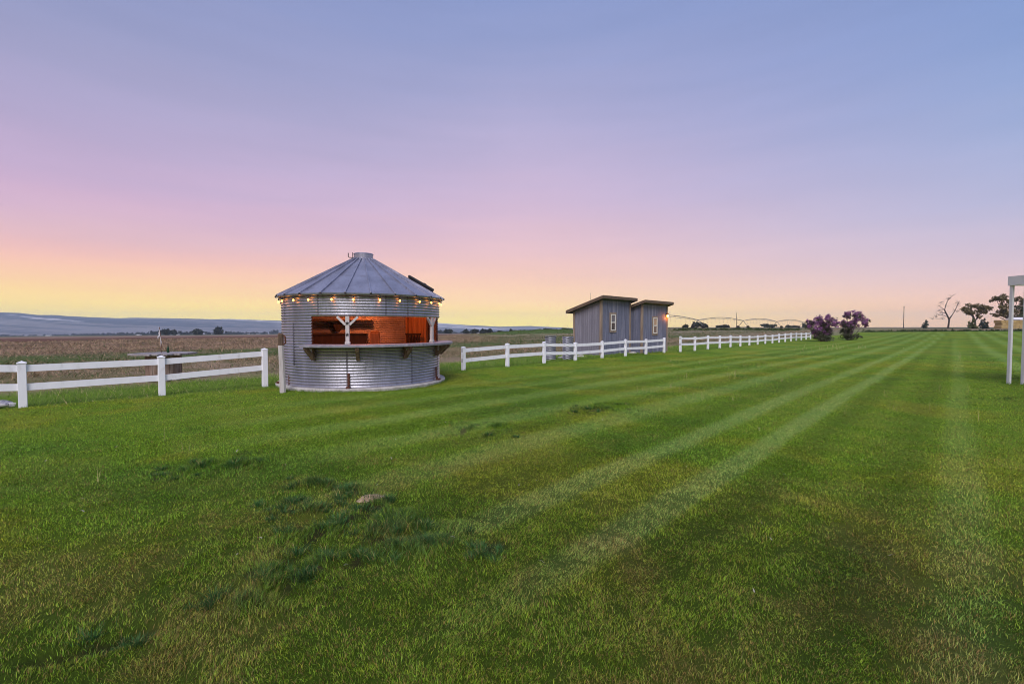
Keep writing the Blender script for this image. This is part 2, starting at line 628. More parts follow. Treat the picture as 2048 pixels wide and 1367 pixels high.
M["siding"] = siding_mat("weathered_siding", (0.075, 0.083, 0.13), (0.215, 0.225, 0.315), 0.5)
M["siding_lit"] = siding_mat("weathered_siding_lit", (0.12, 0.115, 0.15), (0.28, 0.27, 0.325), 0.3)  # lighter siding copy: light on the side walls put into the colour


def glass_mat(name, col):
    m, nt, b = new_mat(name)
    b.inputs["Base Color"].default_value = (*col, 1)
    b.inputs["Roughness"].default_value = 0.12
    b.inputs["Specular IOR Level"].default_value = 0.6
    return m


M["pane"] = glass_mat("window_pane_skytint", (0.10, 0.11, 0.14))  # grey of the reflected sky put into the upper pane's colour
M["pane_dark"] = glass_mat("window_pane_dark", (0.035, 0.035, 0.05))
M["pane_warm"] = glass_mat("window_pane_tan", (0.42, 0.27, 0.17))  # flat tan base colour for the upper pane
M["pane_warm2"] = glass_mat("window_pane_tan_lower", (0.20, 0.13, 0.12))  # darker tan for the lower pane

# ---------------------------------------------------------------- terrain
DF = np.array([0.700, 0.714])            # direction of the fence and of the mowing
NF = np.array([0.714, -0.700])           # across it, towards the lawn


def q_of(x, y):                          # metres behind the fence line
    return -(NF[0] * x + NF[1] * y) - 13.2


TRENCH = [G(70, 1318), G(180, 1296), G(290, 1262)]
SOIL = [(G(745, 999), 0.12, 0.065), (G(664, 1010), 0.06, 0.03), (G(640, 1148), 0.045, 0.02)]
TUFT = [(G(750, 1060), 0.75, 0.55), (G(600, 1160), .5, .2), (G(632, 973), 0.30, 0.20), (G(693, 985), 0.28, 0.22), (G(740, 1020), 0.3, 0.15), (G(600, 1030), 0.35, 0.2), (G(800, 1110), 0.32, 0.14),
        (G(870, 1098), 0.25, 0.15), (G(760, 1075), 0.4, 0.15), (G(680, 1130), 0.3, 0.10), (G(590, 1150), 0.25, 0.12), (G(950, 1100), 0.25, 0.12),
        (G(1190, 822), 0.9, 0.5), (G(1230, 812), 0.6, 0.3), (G(960, 860), 0.7, 0.5), (G(470, 925), 0.5, 0.4), (G(1985, 800), 1.0, 0.3),
        (G(330, 950), 0.4, 0.2), (G(250, 1290), 0.2, 0.06), (G(460, 1215), 0.3, 0.1)]


def clump(x, y):
    return smooth(.38, .60, fbm(x, y, .24, 2, 47))


def ell(x, y, items):
    s = np.zeros_like(x)
    for c, rx, ry in items:
        d = ((x - c.x) / rx) ** 2 + ((y - c.y) / ry) ** 2
        s = np.maximum(s, np.exp(-d * 1.3))
    return s


def trench(x, y):
    s = np.zeros_like(x)
    for a, b in zip(TRENCH[:-1], TRENCH[1:]):
        ab = b - a
        t = np.clip(((x - a.x) * ab.x + (y - a.y) * ab.y) / (ab.x ** 2 + ab.y ** 2), 0, 1)
        d2 = (x - a.x - ab.x * t) ** 2 + (y - a.y - ab.y * t) ** 2
        s = np.maximum(s, np.exp(-d2 / 0.045 ** 2))
    return s


MOUND = PY(1060, 662, 95)


def height(x, y):
    x, y = np.asarray(x, dtype=float), np.asarray(y, dtype=float)
    r = np.hypot(x, y)
    az = np.arctan2(x, np.maximum(y, 1e-3))
    w = smooth(-0.03, 0.30, az)                                  # 0 = valley side, 1 = rising side
    zr = 1.12 * smooth(28, 175, r) + 0.0 * r
    zl = -0.0128 * np.maximum(0, r - 55) * smooth(55, 130, r)
    z = zl * (1 - w) + zr * w
    z = z * smooth(0, 12, y + 20)
    # rough ground behind the fence
    q = q_of(x, y)
    rough = smooth(0, 4, q) * (1 - smooth(150, 500, r))
    z = z + rough * (fbm(x, y, 2.6, 3, 5) - 0.5) * 0.14 + rough * smooth(25, 90, r) * (fbm(x, y, 9, 2, 8) - 0.5) * 0.35
    # grassy bank in the middle distance
    u = (x - MOUND.x)
    v = (y - MOUND.y)
    z = z + 1.0 * np.exp(-(u / 13) ** 2 - (v / 7) ** 2) * (0.75 + 0.5 * fbm(x, y, 3, 2, 77)) + 0.9 * np.exp(-((x - 14) / 16) ** 2 - ((y - 104) / 6) ** 2)
    # lawn lumps
    lw = (1 - smooth(-0.4, 0.3, q)) * (1 - smooth(20, 40, r))
    z = z + lw * ((fbm(x, y, 1.1, 2, 21) - 0.5) * 0.05 + (fbm(x, y, 0.28, 2, 23) - 0.5) * 0.025)
    near = r < 16
    if np.any(near):
        e = np.zeros_like(x)
        e[near] = 0.02 * ell(x[near], y[near], SOIL) + 0.045 * ell(x[near], y[near], TUFT) * clump(x[near], y[near]) - 0.06 * trench(x[near], y[near])
        z = z + e
    return z


LIGHT = [(1.86, .32, .8), (0.05, .17, .5), (-1.82, .15, 1.2), (-2.72, .17, 1.1), (-4.25, .3, .8), (-5.6, .3, .65), (-7.1, .3, .7), (-8.5, .3, .55),
         (-9.8, .3, .5), (3.5, .3, .7), (5.2, .35, .7), (7.0, .35, .6), (9.0, .4, .6), (11, .4, .6)]
DARK = [(-1.38, .22, 1.0), (-3.3, .32, .8), (-0.45, .25, .9), (1.2, .4, .7), (-4.9, .3, .8), (-6.3, .35, .8), (-7.8, .35, .7), (-9.2, .3, .6), (2.7, .4, .8), (4.4, .4, .8), (6.1, .4, .7), (8, .5, .7)]


def stripes(x, y):
    p = NF[0] * x + NF[1] * y
    s = DF[0] * x + DF[1] * y
    p = p + 0.14 * (fbm(s, p * 0.3, 6, 2, 41) - 0.5) - 0.03 * np.maximum(0, s - 20) * 0 + 0.5 * smooth(14, 60, s) * np.clip(p + 1, -3, 3) / 3
    v = np.zeros_like(p)
    for c, w, a in LIGHT: v += a * np.exp(-((p - c) / (w * 1.1)) ** 4)
    for c, w, a in DARK: v -= .75 * a * np.exp(-((p - c) / w) ** 2)
    v *= smooth(0.9, 3.4, s) * (0.65 + 0.7 * (fbm(x, y, 1.4, 2, 43)))
    v *= 1 - 0.6 * smooth(-6, -13, p)
    return np.clip(v, -1, 1)


C_ = lambda *a: np.array(a, dtype=float)
GREEN, GREEN_D, GREEN_Y, STRAW, SOILC = C_(.112, .192, .012), C_(.066, .136, .012), C_(.175, .205, .016), C_(.46, .35, .10), C_(.12, .088, .05)
TUFTC = C_(.05, .125, .03)


def mixv(a, b, t):
    return a * (1 - t[..., None]) + b * t[..., None]


def dryness(x, y):
    r = np.hypot(x, y)
    n = fbm(x, y, 0.42, 3, 61)
    n2 = fbm(x, y, 3.2, 2, 63)
    near = 1 - smooth(2.0, 7.0, r)
    return np.clip(smooth(0.42, 0.66, n * 0.65 + n2 * 0.35) * (0.25 + 0.75 * near) + 0.10 * near, 0, 1)


def lawn_col(x, y):
    c = np.broadcast_to(GREEN, x.shape + (3,)).copy()
    n = fbm(x, y, 2.4, 3, 51)
    c = mixv(c, GREEN_D, smooth(0.48, 0.74, n) * 0.65)
    c = mixv(c, GREEN_Y, smooth(0.50, 0.72, fbm(x, y, 1.6, 3, 53)) * 0.7)
    d = dryness(x, y)
    c = mixv(c, STRAW * 0.75, d * 0.30)
    s = stripes(x, y)
    c = c * (1 + 0.24 * s)[..., None]  # sheen of the combed mower stripes put into the colour, lighter and darker
    c = mixv(c, C_(.17, .25, .08), np.maximum(s, 0) * 0.40)
    return c


def field_col(x, y):
    q = q_of(x, y)
    r = np.hypot(x, y)
    az = np.arctan2(x, y)
    qn = q * (1 + 0.25 * (fbm(x, y, 9, 3, 71) - 0.5)) + 3.0 * (fbm(x, y, 3.5, 3, 73) - 0.5)
    dirt = mixv(np.broadcast_to(C_(.25, .185, .12), x.shape + (3,)), C_(.17, .14, .07), smooth(.4, .6, fbm(x, y, 1.6, 3, 75)))
    weeds = mixv(np.broadcast_to(C_(.085, .115, .035), x.shape + (3,)), C_(.17, .15, .08), smooth(.42, .62, fbm(x, y, 2.2, 3, 76)))
    stub = mixv(np.broadcast_to(C_(.25, .165, .11), x.shape + (3,)), C_(.13, .085, .055), smooth(.4, .62, fbm(x, y * 1.0, 2.5, 4, 79)))
    plow = mixv(np.broadcast_to(C_(.125, .062, .045), x.shape + (3,)), C_(.15, .085, .06), smooth(.4, .6, fbm(x, y, 14, 3, 81)))
    pale = np.broadcast_to(C_(.24, .16, .125), x.shape + (3,))
    valley = mixv(np.broadcast_to(C_(.16, .13, .10), x.shape + (3,)), C_(.10, .11, .06), smooth(.45, .6, fbm(x, y, 500, 3, 83)))
    gstrip = np.broadcast_to(C_(.11, .18, .02), x.shape + (3,))
    c = mixv(gstrip, dirt, smooth(2.4, 4.6, qn))
    c = mixv(c, weeds, smooth(12, 15, qn))
    left = 1 - smooth(-0.16, 0.02, az)
    far_stub = smooth(21, 27, qn) * (0.15 + 0.85 * left)
    c = mixv(c, stub, far_stub)
    c = mixv(c, plow, smooth(60, 66, qn) * left)
    c = mixv(c, pale, smooth(180, 200, qn) * left)
    # right of the sheds: weeds with a pale dry band
    right = smooth(0.22, 0.30, az)
    midband = smooth(20, 25, qn) * (1 - smooth(38, 46, qn)) * smooth(0.0, 0.05, az)
    c = mixv(c, C_(.27, .21, .15), midband * 0.75 * smooth(.35, .55, fbm(x, y, 4, 3, 85)))
    c = mixv(c, C_(.24, .20, .13), right * smooth(70, 85, r) * 0.6)
    mound = np.exp(-((x - MOUND.x) / 15) ** 2 - ((y - MOUND.y - 1) / 7) ** 2)
    c = mixv(c, C_(.08, .125, .035), smooth(.12, .4, mound))
    foot = np.exp(-((x - MOUND.x + 3) / 10) ** 2 - ((y - MOUND.y + 9) / 2.5) ** 2)
    c = mixv(c, C_(.33, .27, .18), foot * 0.8)
    c = mixv(c, valley, smooth(420, 520, r))
    return c


LAWN_END = 86.0


def build_ground():
    az = np.concatenate([np.arange(-70, 70.01, 0.28), np.arange(74, 290, 4.0)]) * math.pi / 180
    na = len(az)
    rr = [0.25]
    while rr[-1] < 6500:
        rr.append(rr[-1] * (1.014 if rr[-1] < 120 else 1.03) + 0.004)
    rr = np.array(rr)
    nr = len(rr)
    A, RR = np.meshgrid(az, rr)
    X, Y = RR * np.sin(A), RR * np.cos(A)
    Z = height(X, Y)
    q = q_of(X, Y)
    V = np.stack([X, Y, Z], -1).reshape(-1, 3)
    lc = lawn_col(X, Y)
    fc = field_col(X, Y)
    edge = (fbm(X, Y, 0.8, 3, 91) - 0.5) * 0.6
    far = DF[0] * X + DF[1] * Y
    e2 = (fbm(X, Y, 6, 2, 93) - 0.5) * 3
    lawn_w = (1 - smooth(-0.15, 0.15, q + edge)) * (1 - smooth(LAWN_END - 1, LAWN_END + 1, Y + e2 + 0 * far))
    strip = np.broadcast_to(C_(.055, .095, .025), X.shape + (3,))
    tan = mixv(np.broadcast_to(C_(.25, .185, .115), X.shape + (3,)), C_(.14, .135, .06), smooth(.45, .6, fbm(X, Y * .3, 12, 3, 95)))
    beyond = mixv(strip, tan, smooth(LAWN_END + 5, LAWN_END + 12, Y + e2))
    beyond = mixv(beyond, C_(.075, .09, .04), smooth(128, 145, Y + e2))
    fc = mixv(fc, beyond, smooth(LAWN_END - 1, LAWN_END + 1, Y + e2) * (1 - smooth(-4, 4, q)))
    c = mixv(fc, lc * 1.12, lawn_w)
    s = ell(X, Y, SOIL) if True else 0
    c = mixv(c, SOILC * 1.6, np.clip(s * 1.3, 0, 1) * (np.hypot(X, Y) < 8))
    c = mixv(c, SOILC * 0.55, np.clip(trench(X, Y), 0, 1))
    gp = np.clip(ell(X, Y, TUFT) * 1.5, 0, 1) * (1 - smooth(.26, .40, fbm(X, Y, .15, 2, 48)))
    c = mixv(c, SOILC * 0.6, .8 * gp * (np.hypot(X, Y) < 10))
    # blades stand over the near lawn: the shade between them is darkened into the ground colour
    gap_shade = (1 - smooth(6, 30, RR)) * lawn_w
    c = c * (1 - 0.55 * (1 - smooth(3, 8, RR)) * lawn_w - 0.16 * gap_shade)[..., None]
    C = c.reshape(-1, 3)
    idx = np.arange(nr * na).reshape(nr, na)
    a, b = idx[:-1, :], idx[1:, :]
    quads = np.stack([a, np.roll(a, -1, 1), np.roll(b, -1, 1), b], -1)
    cx = lambda T: (T[:-1] + np.roll(T[:-1], -1, 1) + T[1:] + np.roll(T[1:], -1, 1)) / 4
    qc, yc, rc, xc = cx(q + edge), cx(Y + e2), cx(RR), cx(X)
    zone = np.where(qc < 0, np.where(yc < LAWN_END, 0, 1), np.where((qc < 24) | (xc > -0.02 * rc), 1, np.where(qc < 64, 2, np.where(rc < 420, 3, 4))))
    zone = np.where(rc > 420, 4, zone)
    names = [("lawn", 30, .28, 60, .5, .02, "mown green lawn with paler mower tracks across it"),
             ("rough_ground", 3.0, .35, 9, .6, .08, "rough weedy ground behind the fence"),
             ("stubble_field", 1.2, .45, 2.4, .8, .2, "tan stubble field with dry tufts"),
             ("plowed_field", 0.5, .2, 1.2, .6, .2, "dark brown plowed field"),
             ("valley_floor", 0.01, .2, 0.02, .1, 1.0, "far flat valley floor")]
    for k, (nm, ns, amp, bs, bst, bd, lab) in enumerate(names):
        Q = quads[zone == k]
        used, inv = np.unique(Q.ravel(), return_inverse=True)
        Qn = inv.reshape(Q.shape)
        Qn = Qn[:, ::-1]
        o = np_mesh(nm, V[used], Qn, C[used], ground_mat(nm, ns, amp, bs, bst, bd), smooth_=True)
        tag(o, lab, "ground", kind="structure")
    # a cap under the camera so the sheet has no hole
    mb = MB()
    mb.add([(0.26 * math.sin(t), 0.26 * math.cos(t), float(height(np.array([0.0]), np.array([0.2]))[0]) - 0.004) for t in np.linspace(0, 2 * math.pi, 24, endpoint=False)], [tuple(reversed(range(24)))])


build_ground()


# ---------------------------------------------------------------- far hills
def build_hills():
    def ridge(prof, r0, r1, rows, name, lab, seed, cols, rough):
        pxs = np.array([p[0] for p in prof], float)
        pys = np.array([p[1] for p in prof], float)
        az_p = np.arctan((pxs - 1024) / F)
        azs = np.linspace(az_p[0], az_p[-1], 420)
        el = np.interp(azs, az_p, (654 - pys) / F) * np.cos(azs)
        base = -0.0128
        V, C = [], []
        for j in range(rows):
            t = j / (rows - 1)
            rad = r0 + (r1 - r0) * t
            x, y = rad * np.sin(azs), rad * np.cos(azs)
            top = H + el * r1
            n = fbm(x, y, 900, 4, seed) - 0.5
            zb = -0.0128 * (rad - 55) - 4
            prof_t = t ** 1.25
            z = zb + (top - zb) * prof_t + n * rough * 1.6 * (1 - t) * min(1, t * 4)
            V.append(np.stack([x, y, z], -1))
            c = mixv(np.broadcast_to(C_(*cols[0]), x.shape + (3,)), C_(*cols[1]), smooth(.42, .56, fbm(x * .5, y * 4, 600, 4, seed + 3)))
            c = mixv(c, C_(.24, .22, .23), (1 - smooth(.1, .5, np.array([t]))[0]) * .8 * smooth(.35, .6, fbm(x * .2, y * 2.5, 500, 3, seed + 21)))
            snow = smooth(.60, .66, fbm(x * .35, y * 2, 420, 3, seed + 9)) * smooth(.55, .7, np.array([t]))[0]
            C.append(mixv(c, C_(.62, .58, .56), snow * cols[2]))
        V.append(np.stack([(r1 + 350) * np.sin(azs), (r1 + 350) * np.cos(azs), np.full_like(azs, -95.0)], -1))
        C.append(C[-1])
        V, C = np.array(V), np.array(C)
        n = len(azs)
        idx = np.arange(V.shape[0] * n).reshape(-1, n)
        Q = np.stack([idx[:-1, :-1], idx[:-1, 1:], idx[1:, 1:], idx[1:, :-1]], -1).reshape(-1, 4)
        o = np_mesh(name, V.reshape(-1, 3), Q, C.reshape(-1, 3), ground_mat(name, 0.004, .3, 0.01, .3, 20), smooth_=True)
        tag(o, lab, "hills", kind="structure")
    ridge([(-1400, 628), (-600, 618), (-200, 626), (0, 624.5), (40, 625.5), (75, 629.5), (115, 629.8), (130, 631.5), (180, 634), (240, 636), (270, 635), (330, 636),
           (430, 638), (460, 637.5), (500, 639), (560, 641), (720, 644), (870, 645), (930, 649.5), (1000, 653), (1060, 651.5), (1140, 655.5), (1230, 657), (1400, 660)],
          3300, 5600, 26, "far_hills", "long low blue hills along the horizon", 101, ((.05, .06, .07), (.19, .175, .165), .9), 60)


build_hills()


# ---------------------------------------------------------------- grass
def blades(name, P, h, w, yaw, lean, leandir, col, mat, label, cat="grass", tip=None, seg2=True):
    n = len(P)
    side = np.stack([np.cos(yaw), np.sin(yaw), np.zeros(n)], -1)
    ld = np.stack([np.cos(leandir), np.sin(leandir), np.zeros(n)], -1)
    up = np.array([0, 0, 1.0])
    wv = side * (w / 2)[:, None]
    mid = P + up * (h * 0.55)[:, None] + ld * (h * lean * 0.30)[:, None]
    top = P + up * (h * (1 - 0.25 * np.clip(lean, 0, 1.6)))[:, None] + ld * (h * lean * 0.95)[:, None]
    if seg2:
        V = np.stack([P - wv, P + wv, mid + wv * .75, mid - wv * .75, top], 1)
        k = 5
        b = np.arange(n)[:, None] * k
        Q = b + np.array([[0, 1, 2, 3]])
        T = b + np.array([[3, 2, 4]])
        f = np.array([.55, .55, .95, .95, 1.15])
    else:
        V = np.stack([P - wv, P + wv, top], 1)
        k = 3
        b = np.arange(n)[:, None] * k
        Q, T = None, b + np.array([[0, 1, 2]])
        f = np.array([.7, .7, 1.1])
    f = np.ones_like(f)
    C = np.repeat(col[:, None, :], k, 1)
    if tip is not None: C[:, -1] = tip
    o = np_mesh(name, V.reshape(-1, 3), Q, C.reshape(-1, 3), mat, tri=T)
    return tag(o, label, cat, kind="stuff")


def sample_polar(r0, r1, n, a, az0=-57, az1=57):
    """points with density ~ r^-a"""
    u = rng.random(n)
    e = 2 - a
    r = (r0 ** e + u * (r1 ** e - r0 ** e)) ** (1 / e)
    t = R(az0) + (R(az1) - R(az0)) * rng.random(n)
    return r * np.sin(t), r * np.cos(t), r


BIN_C = np.array([-4.39, 13.53])


def build_grass():
    for (r0, r1, n, a, seg2) in ((1.2, 10.0, 1350000, 1.3, True), (4.5, 38.0, 1080000, 1.85, False)):
        az_ = 82 if seg2 else 68
        x, y, r = sample_polar(r0, r1, n, a, -az_, az_)
        q = q_of(x, y)
        keep = (q < 0.1 + 0.3 * (fbm(x, y, .8, 2, 91) - .5)) & (np.hypot(x - BIN_C[0], y - BIN_C[1]) > 2.40)
        sm = np.clip(ell(x, y, SOIL) * 1.6, 0, 1)
        keep &= rng.random(n) > sm * 0.97
        keep &= rng.random(n) > 0.75 * trench(x, y)
        keep &= rng.random(n) < .25 + .8 * smooth(.28, .55, fbm(x, y, .10, 2, 39)) + .75 * smooth(4, 9, r)
        keep &= rng.random(n) > smooth(22, 38, r)
        keep &= rng.random(n) < ((1 - smooth(4.5, 10, r)) if seg2 else smooth(4.0, 9, r))
        gap = np.clip(ell(x, y, TUFT) * 1.5, 0, 1) * (1 - smooth(.26, .40, fbm(x, y, .15, 2, 48)))
        keep &= rng.random(n) > .72 * gap
        x, y, r = x[keep], y[keep], r[keep]
        n = len(x)
        z = height(x, y)
        tf = ell(x, y, TUFT) * clump(x, y)
        st = stripes(x, y)
        cl = fbm(x, y, .16, 2, 31)
        h = (0.016 + 0.016 * rng.random(n)) * (0.55 + 0.9 * cl) * (1 + 1.9 * tf) * (1 + 0.014 * r) * (1 - 0.12 * np.abs(st))
        w = 0.0024 * (0.7 + 0.6 * rng.random(n)) * np.maximum(1, (r / 3.0) ** 0.9) * (1 + .2 * tf)
        yaw = rng.random(n) * 2 * math.pi
        lean = 0.25 + 0.85 * rng.random(n) + 0.35 * np.abs(st)
        comb = math.atan2(DF[1], DF[0]) + np.where(st > 0, 0, math.pi)
        swirl = fbm(x, y, .6, 2, 35) * 4 * math.pi
        rnd = rng.random(n) * 2 * math.pi
        ld = np.where(rng.random(n) < np.abs(st) * .6, comb + rng.normal(0, .4, n), np.where(rng.random(n) < .45, swirl + rng.normal(0, .6, n), rnd))
        base = lawn_col(x, y)
        col = base * 2.35 * (0.20 + 1.62 * rng.random(n) ** 1.9)[:, None]
        u = rng.random(n)
        d = dryness(x, y)
        isd = u < (0.05 + 0.13 * (1 - smooth(2.2, 5.5, r)) + 0.28 * d)
        hue = rng.random(n)[:, None]
        dry = STRAW * (1 - hue) + C_(.24, .15, .055) * hue
        col = np.where(isd[:, None], dry * (.45 + .95 * rng.random(n))[:, None], col)
        warm = rng.random(n)[:, None]
        col = col * (1 + (warm - .5) * np.array([.35, .05, -.2]))
        col = mixv(col, TUFTC * (.25 + 1.7 * rng.random(n) ** 1.4)[:, None], np.clip(tf * 1.2, 0, 1) * .8 * (rng.random(n) < .8))
        blades("grass" if seg2 else "lawn_grass", np.stack([x, y, z - .004], -1), h, w, yaw, lean, ld, np.clip(col, .004, .6), M["grass"],
               "short mown grass blades with yellowed patches near the viewer" if seg2 else "short mown grass of the lawn further off", seg2=seg2)
    # tall bright grass along the fence and around the bin and sheds
    n = 150000
    x, y, r = sample_polar(6.5, 48, n, 1.2, -56, 50)
    q = q_of(x, y)
    dens = np.where(q > 0, 1 - smooth(2.0, 4.6, q + 2.4 * (fbm(x, y, 2.5, 2, 73) - .5)), smooth(-0.45, 0.0, q))
    keep = (rng.random(n) < dens) & (np.hypot(x - BIN_C[0], y - BIN_C[1]) > 2.38)
    x, y, r, q = x[keep], y[keep], r[keep], q[keep]
    n = len(x)
    cl = fbm(x, y, .5, 3, 33)
    h = (0.06 + .12 * rng.random(n)) * (.25 + 1.7 * cl ** 1.3) * (.6 + .5 * smooth(-.3, .6, q))
    w = .006 * (.7 + .7 * rng.random(n)) * np.maximum(1, r / 9)
    g = rng.random(n)[:, None]
    col = (C_(.30, .46, .05) * g + C_(.07, .17, .016) * (1 - g))
    col = mixv(col, C_(.55, .48, .22), (rng.random(n) < .10 + .25 * smooth(1.5, 4.5, q)) * 1.0)
    blades("verge_grass", np.stack([x, y, height(x, y) - .01], -1), h, w, rng.random(n) * 6.28, .3 + .7 * rng.random(n), rng.random(n) * 6.28, col, M["grass"],
           "taller bright green grass growing along the fence", seg2=False)
    # dark tussocks growing in the rough patch of the lawn
    P, hh, ww, ld, ln, cc = [], [], [], [], [], []
    spots = []
    for px, py, sx, sy, k in ((625, 972, 45, 8, 9), (690, 985, 30, 9, 9), (590, 1015, 60, 10, 12), (700, 1022, 70, 8, 10), (650, 1050, 90, 12, 12), (780, 1075, 90, 12, 12), (860, 1095, 70, 10, 14), (740, 1115, 90, 9, 12),
                              (640, 1125, 50, 8, 9), (580, 1160, 50, 8, 9), (960, 1110, 40, 10, 6), (470, 930, 60, 8, 6), (980, 865, 60, 8, 2), (1220, 820, 60, 6, 4), (330, 950, 60, 8, 5), (240, 1280, 60, 8, 7), (450, 1215, 50, 10, 5), (770, 1004, 22, 3, 5)):
        for _ in range(k): spots.append((px + random.gauss(0, sx * .6), py + random.gauss(0, sy)))
    for px, py in spots:
        g = G(px, py)
        big = random.uniform(.55, 1.2) * (.8 + .05 * g.y)
        tone = random.random()
        for _ in range(90):
            a = random.uniform(0, 6.283)
            d = abs(random.gauss(0, .035)) * big
            x_, y_ = g.x + d * math.cos(a), g.y + d * math.sin(a)
            P.append((x_, y_, 0))
            hh.append(random.uniform(.035, .085) * big)
            ww.append(.0032 * max(1, (g.y / 3) ** .9))
            ld.append(a + random.gauss(0, .5))
            ln.append(random.uniform(.3, .8) + d * 6)
            f_ = random.uniform(.35, 1.5) * (.75 + .5 * tone)
            c_ = (.06, .155, .04) if random.random() < .9 else (.40, .34, .12)
            cc.append([v * f_ for v in c_])
    P = np.array(P)
    P[:, 2] = height(P[:, 0], P[:, 1]) - .006
    n = len(P)
    blades("tussock_grass", P, np.array(hh), np.array(ww), rng.random(n) * 6.28, np.clip(np.array(ln), 0, 1.4), np.array(ld), np.array(cc), M["grass"],
           "dark clumps of coarse grass round the bare soil in the lawn", seg2=True)
    # uncut grass round the posts and the slab
    P = []
    for pts in (FENCE_POSTS + [(GX0, GY1), (GX0 + .4, GY1)]):
        for _ in range(70):
            a, d = random.uniform(0, 6.283), random.uniform(.075, .20)
            P.append((pts[0] + d * math.cos(a), pts[1] + d * math.sin(a)))
    for _ in range(2600):
        a, d = random.uniform(0, 6.283), 2.375 + abs(random.gauss(0, .06))
        P.append((BIN_C[0] + d * math.cos(a), BIN_C[1] + d * math.sin(a)))
    P = np.array(P)
    n = len(P)
    r = np.hypot(P[:, 0], P[:, 1])
    g = rng.random(n)[:, None]
    blades("post_grass", np.stack([P[:, 0], P[:, 1], height(P[:, 0], P[:, 1]) - .01], -1), .04 + .10 * rng.random(n) ** 1.5, .006 * np.maximum(1, r / 9), rng.random(n) * 6.28, .3 + .6 * rng.random(n), rng.random(n) * 6.28,
           C_(.22, .34, .04) * g + C_(.06, .14, .016) * (1 - g), M["grass"], "uncut grass left standing round the fence posts and the bin slab", seg2=False)
    # rough tufts further out
    n = 420000
    x, y, r = sample_polar(14, 190, n, 1.62, -52, 46)
    q = q_of(x, y)
    az = np.arctan2(x, y)
    left = 1 - smooth(-.16, .02, az)
    nz = fbm(x, y, 2.2, 3, 76)
    stubz = smooth(21, 27, q) * (1 - smooth(60, 67, q)) * left
    weedz = smooth(3.6, 6, q) * (1 - smooth(60, 66, q))
    mound = np.exp(-((x - MOUND.x) / 15) ** 2 - ((y - MOUND.y) / 8) ** 2)
    p = np.maximum(stubz * .8, weedz * (.25 + .9 * smooth(.4, .65, nz))) + mound * .6
    endz = smooth(LAWN_END - 1, LAWN_END + 1, y) * (1 - smooth(LAWN_END + 3, LAWN_END + 9, y)) * (q < 0)
    p = np.where(q < 0, endz, p)
    keep = rng.random(n) < p
    x, y, r, q, nz, stubz, mound, endz = (t[keep] for t in (x, y, r, q, nz, stubz, mound, endz))
    n = len(x)
    cl = fbm(x, y, 1.3, 2, 37)
    h = (.07 + .20 * rng.random(n) ** 2) * (.3 + 1.5 * cl) * (1 + .4 * mound)
    w = .016 * (.6 + .8 * rng.random(n)) * np.maximum(1, r / 16)
    dryc = C_(.44, .31, .19) * (.25 + 1.15 * rng.random(n))[:, None]
    grnc = C_(.075, .125, .032) * (.6 + .8 * rng.random(n))[:, None]
    isd = rng.random(n) < np.clip(stubz * .82 + .30 - .3 * mound - .3 * endz + .5 * smooth(5, 9, q) * (1 - smooth(12, 15, q)), 0.03, .9)
    col = np.where(isd[:, None], dryc, grnc)
    blades("field_tufts", np.stack([x, y, height(x, y) - .02], -1), h, w, rng.random(n) * 6.28, .4 + 1.2 * rng.random(n), rng.random(n) * 6.28, col, M["straw"],
           "dry stubble tufts and green weeds in the field behind the fence", "stubble", seg2=False)
    # tall uncut stems in the lawn
    P, hh = [], []
    for (px, py, k, sp) in ((1296, 782, 9, 12), (1345, 775, 5, 8), (1380, 760, 6, 10), (1470, 755, 10, 14), (1395, 800, 5, 8), (1475, 800, 5, 9), (1228, 790, 2, 3), (1610, 790, 4, 12), (1570, 755, 3, 8),
                            (1570, 732, 6, 30), (1500, 735, 5, 25), (1355, 725, 6, 20), (1680, 695, 40, 40), (1640, 700, 26, 30), (1920, 712, 4, 5), (1942, 708, 3, 3), (1785, 822, 3, 5),
                            (1853, 820, 2, 3), (1880, 783, 2, 2), (1937, 782, 2, 2), (1958, 840, 2, 2), (1768, 790, 2, 2), (1568, 760, 2, 4), (370, 895, 2, 6), (1690, 828, 2, 4), (195, 960, 2, 4), (330, 880, 1, 2)):
        for _ in range(k):
            g = G(px + random.gauss(0, sp), py + random.gauss(0, 3))
            P.append((g.x, g.y, float(height(np.array([g.x]), np.array([g.y]))[0])))
            hh.append(random.uniform(.10, .26))
    P, hh = np.array(P), np.array(hh)
    n = len(P)
    col = C_(.42, .38, .16) * (.7 + .5 * rng.random(n))[:, None]
    blades("seed_stems", P, hh, .006 * np.maximum(1, P[:, 1] / 9), np.zeros(n), .1 + .25 * rng.random(n), rng.random(n) * 6.28, col, M["straw"],
           "thin pale uncut stems standing up out of the lawn", "grass stems", seg2=True)
    # pale dry leaf flecks lying in the grass
    x, y, r = sample_polar(2.4, 10, 60, 1.0, -48, 48)
    n = len(x)
    P = np.stack([x, y, height(x, y) + .028], -1)
    col = C_(.52, .48, .42) * (.55 + .5 * rng.random(n))[:, None]
    blades("leaf_litter", P, .014 + .016 * rng.random(n), .006 + .005 * rng.random(n), rng.random(n) * 6.28, 1.5 + .3 * rng.random(n), rng.random(n) * 6.28, col, M["straw"],
           "small pale dry leaves scattered over the lawn", "leaves", seg2=True)


def hz(p):
    return float(height(np.array([p[0]], float), np.array([p[1]], float))[0])


GX0, GX1, GY0, GY1, GH = 13.99, 17.6, 9.2, 12.77, 3.02


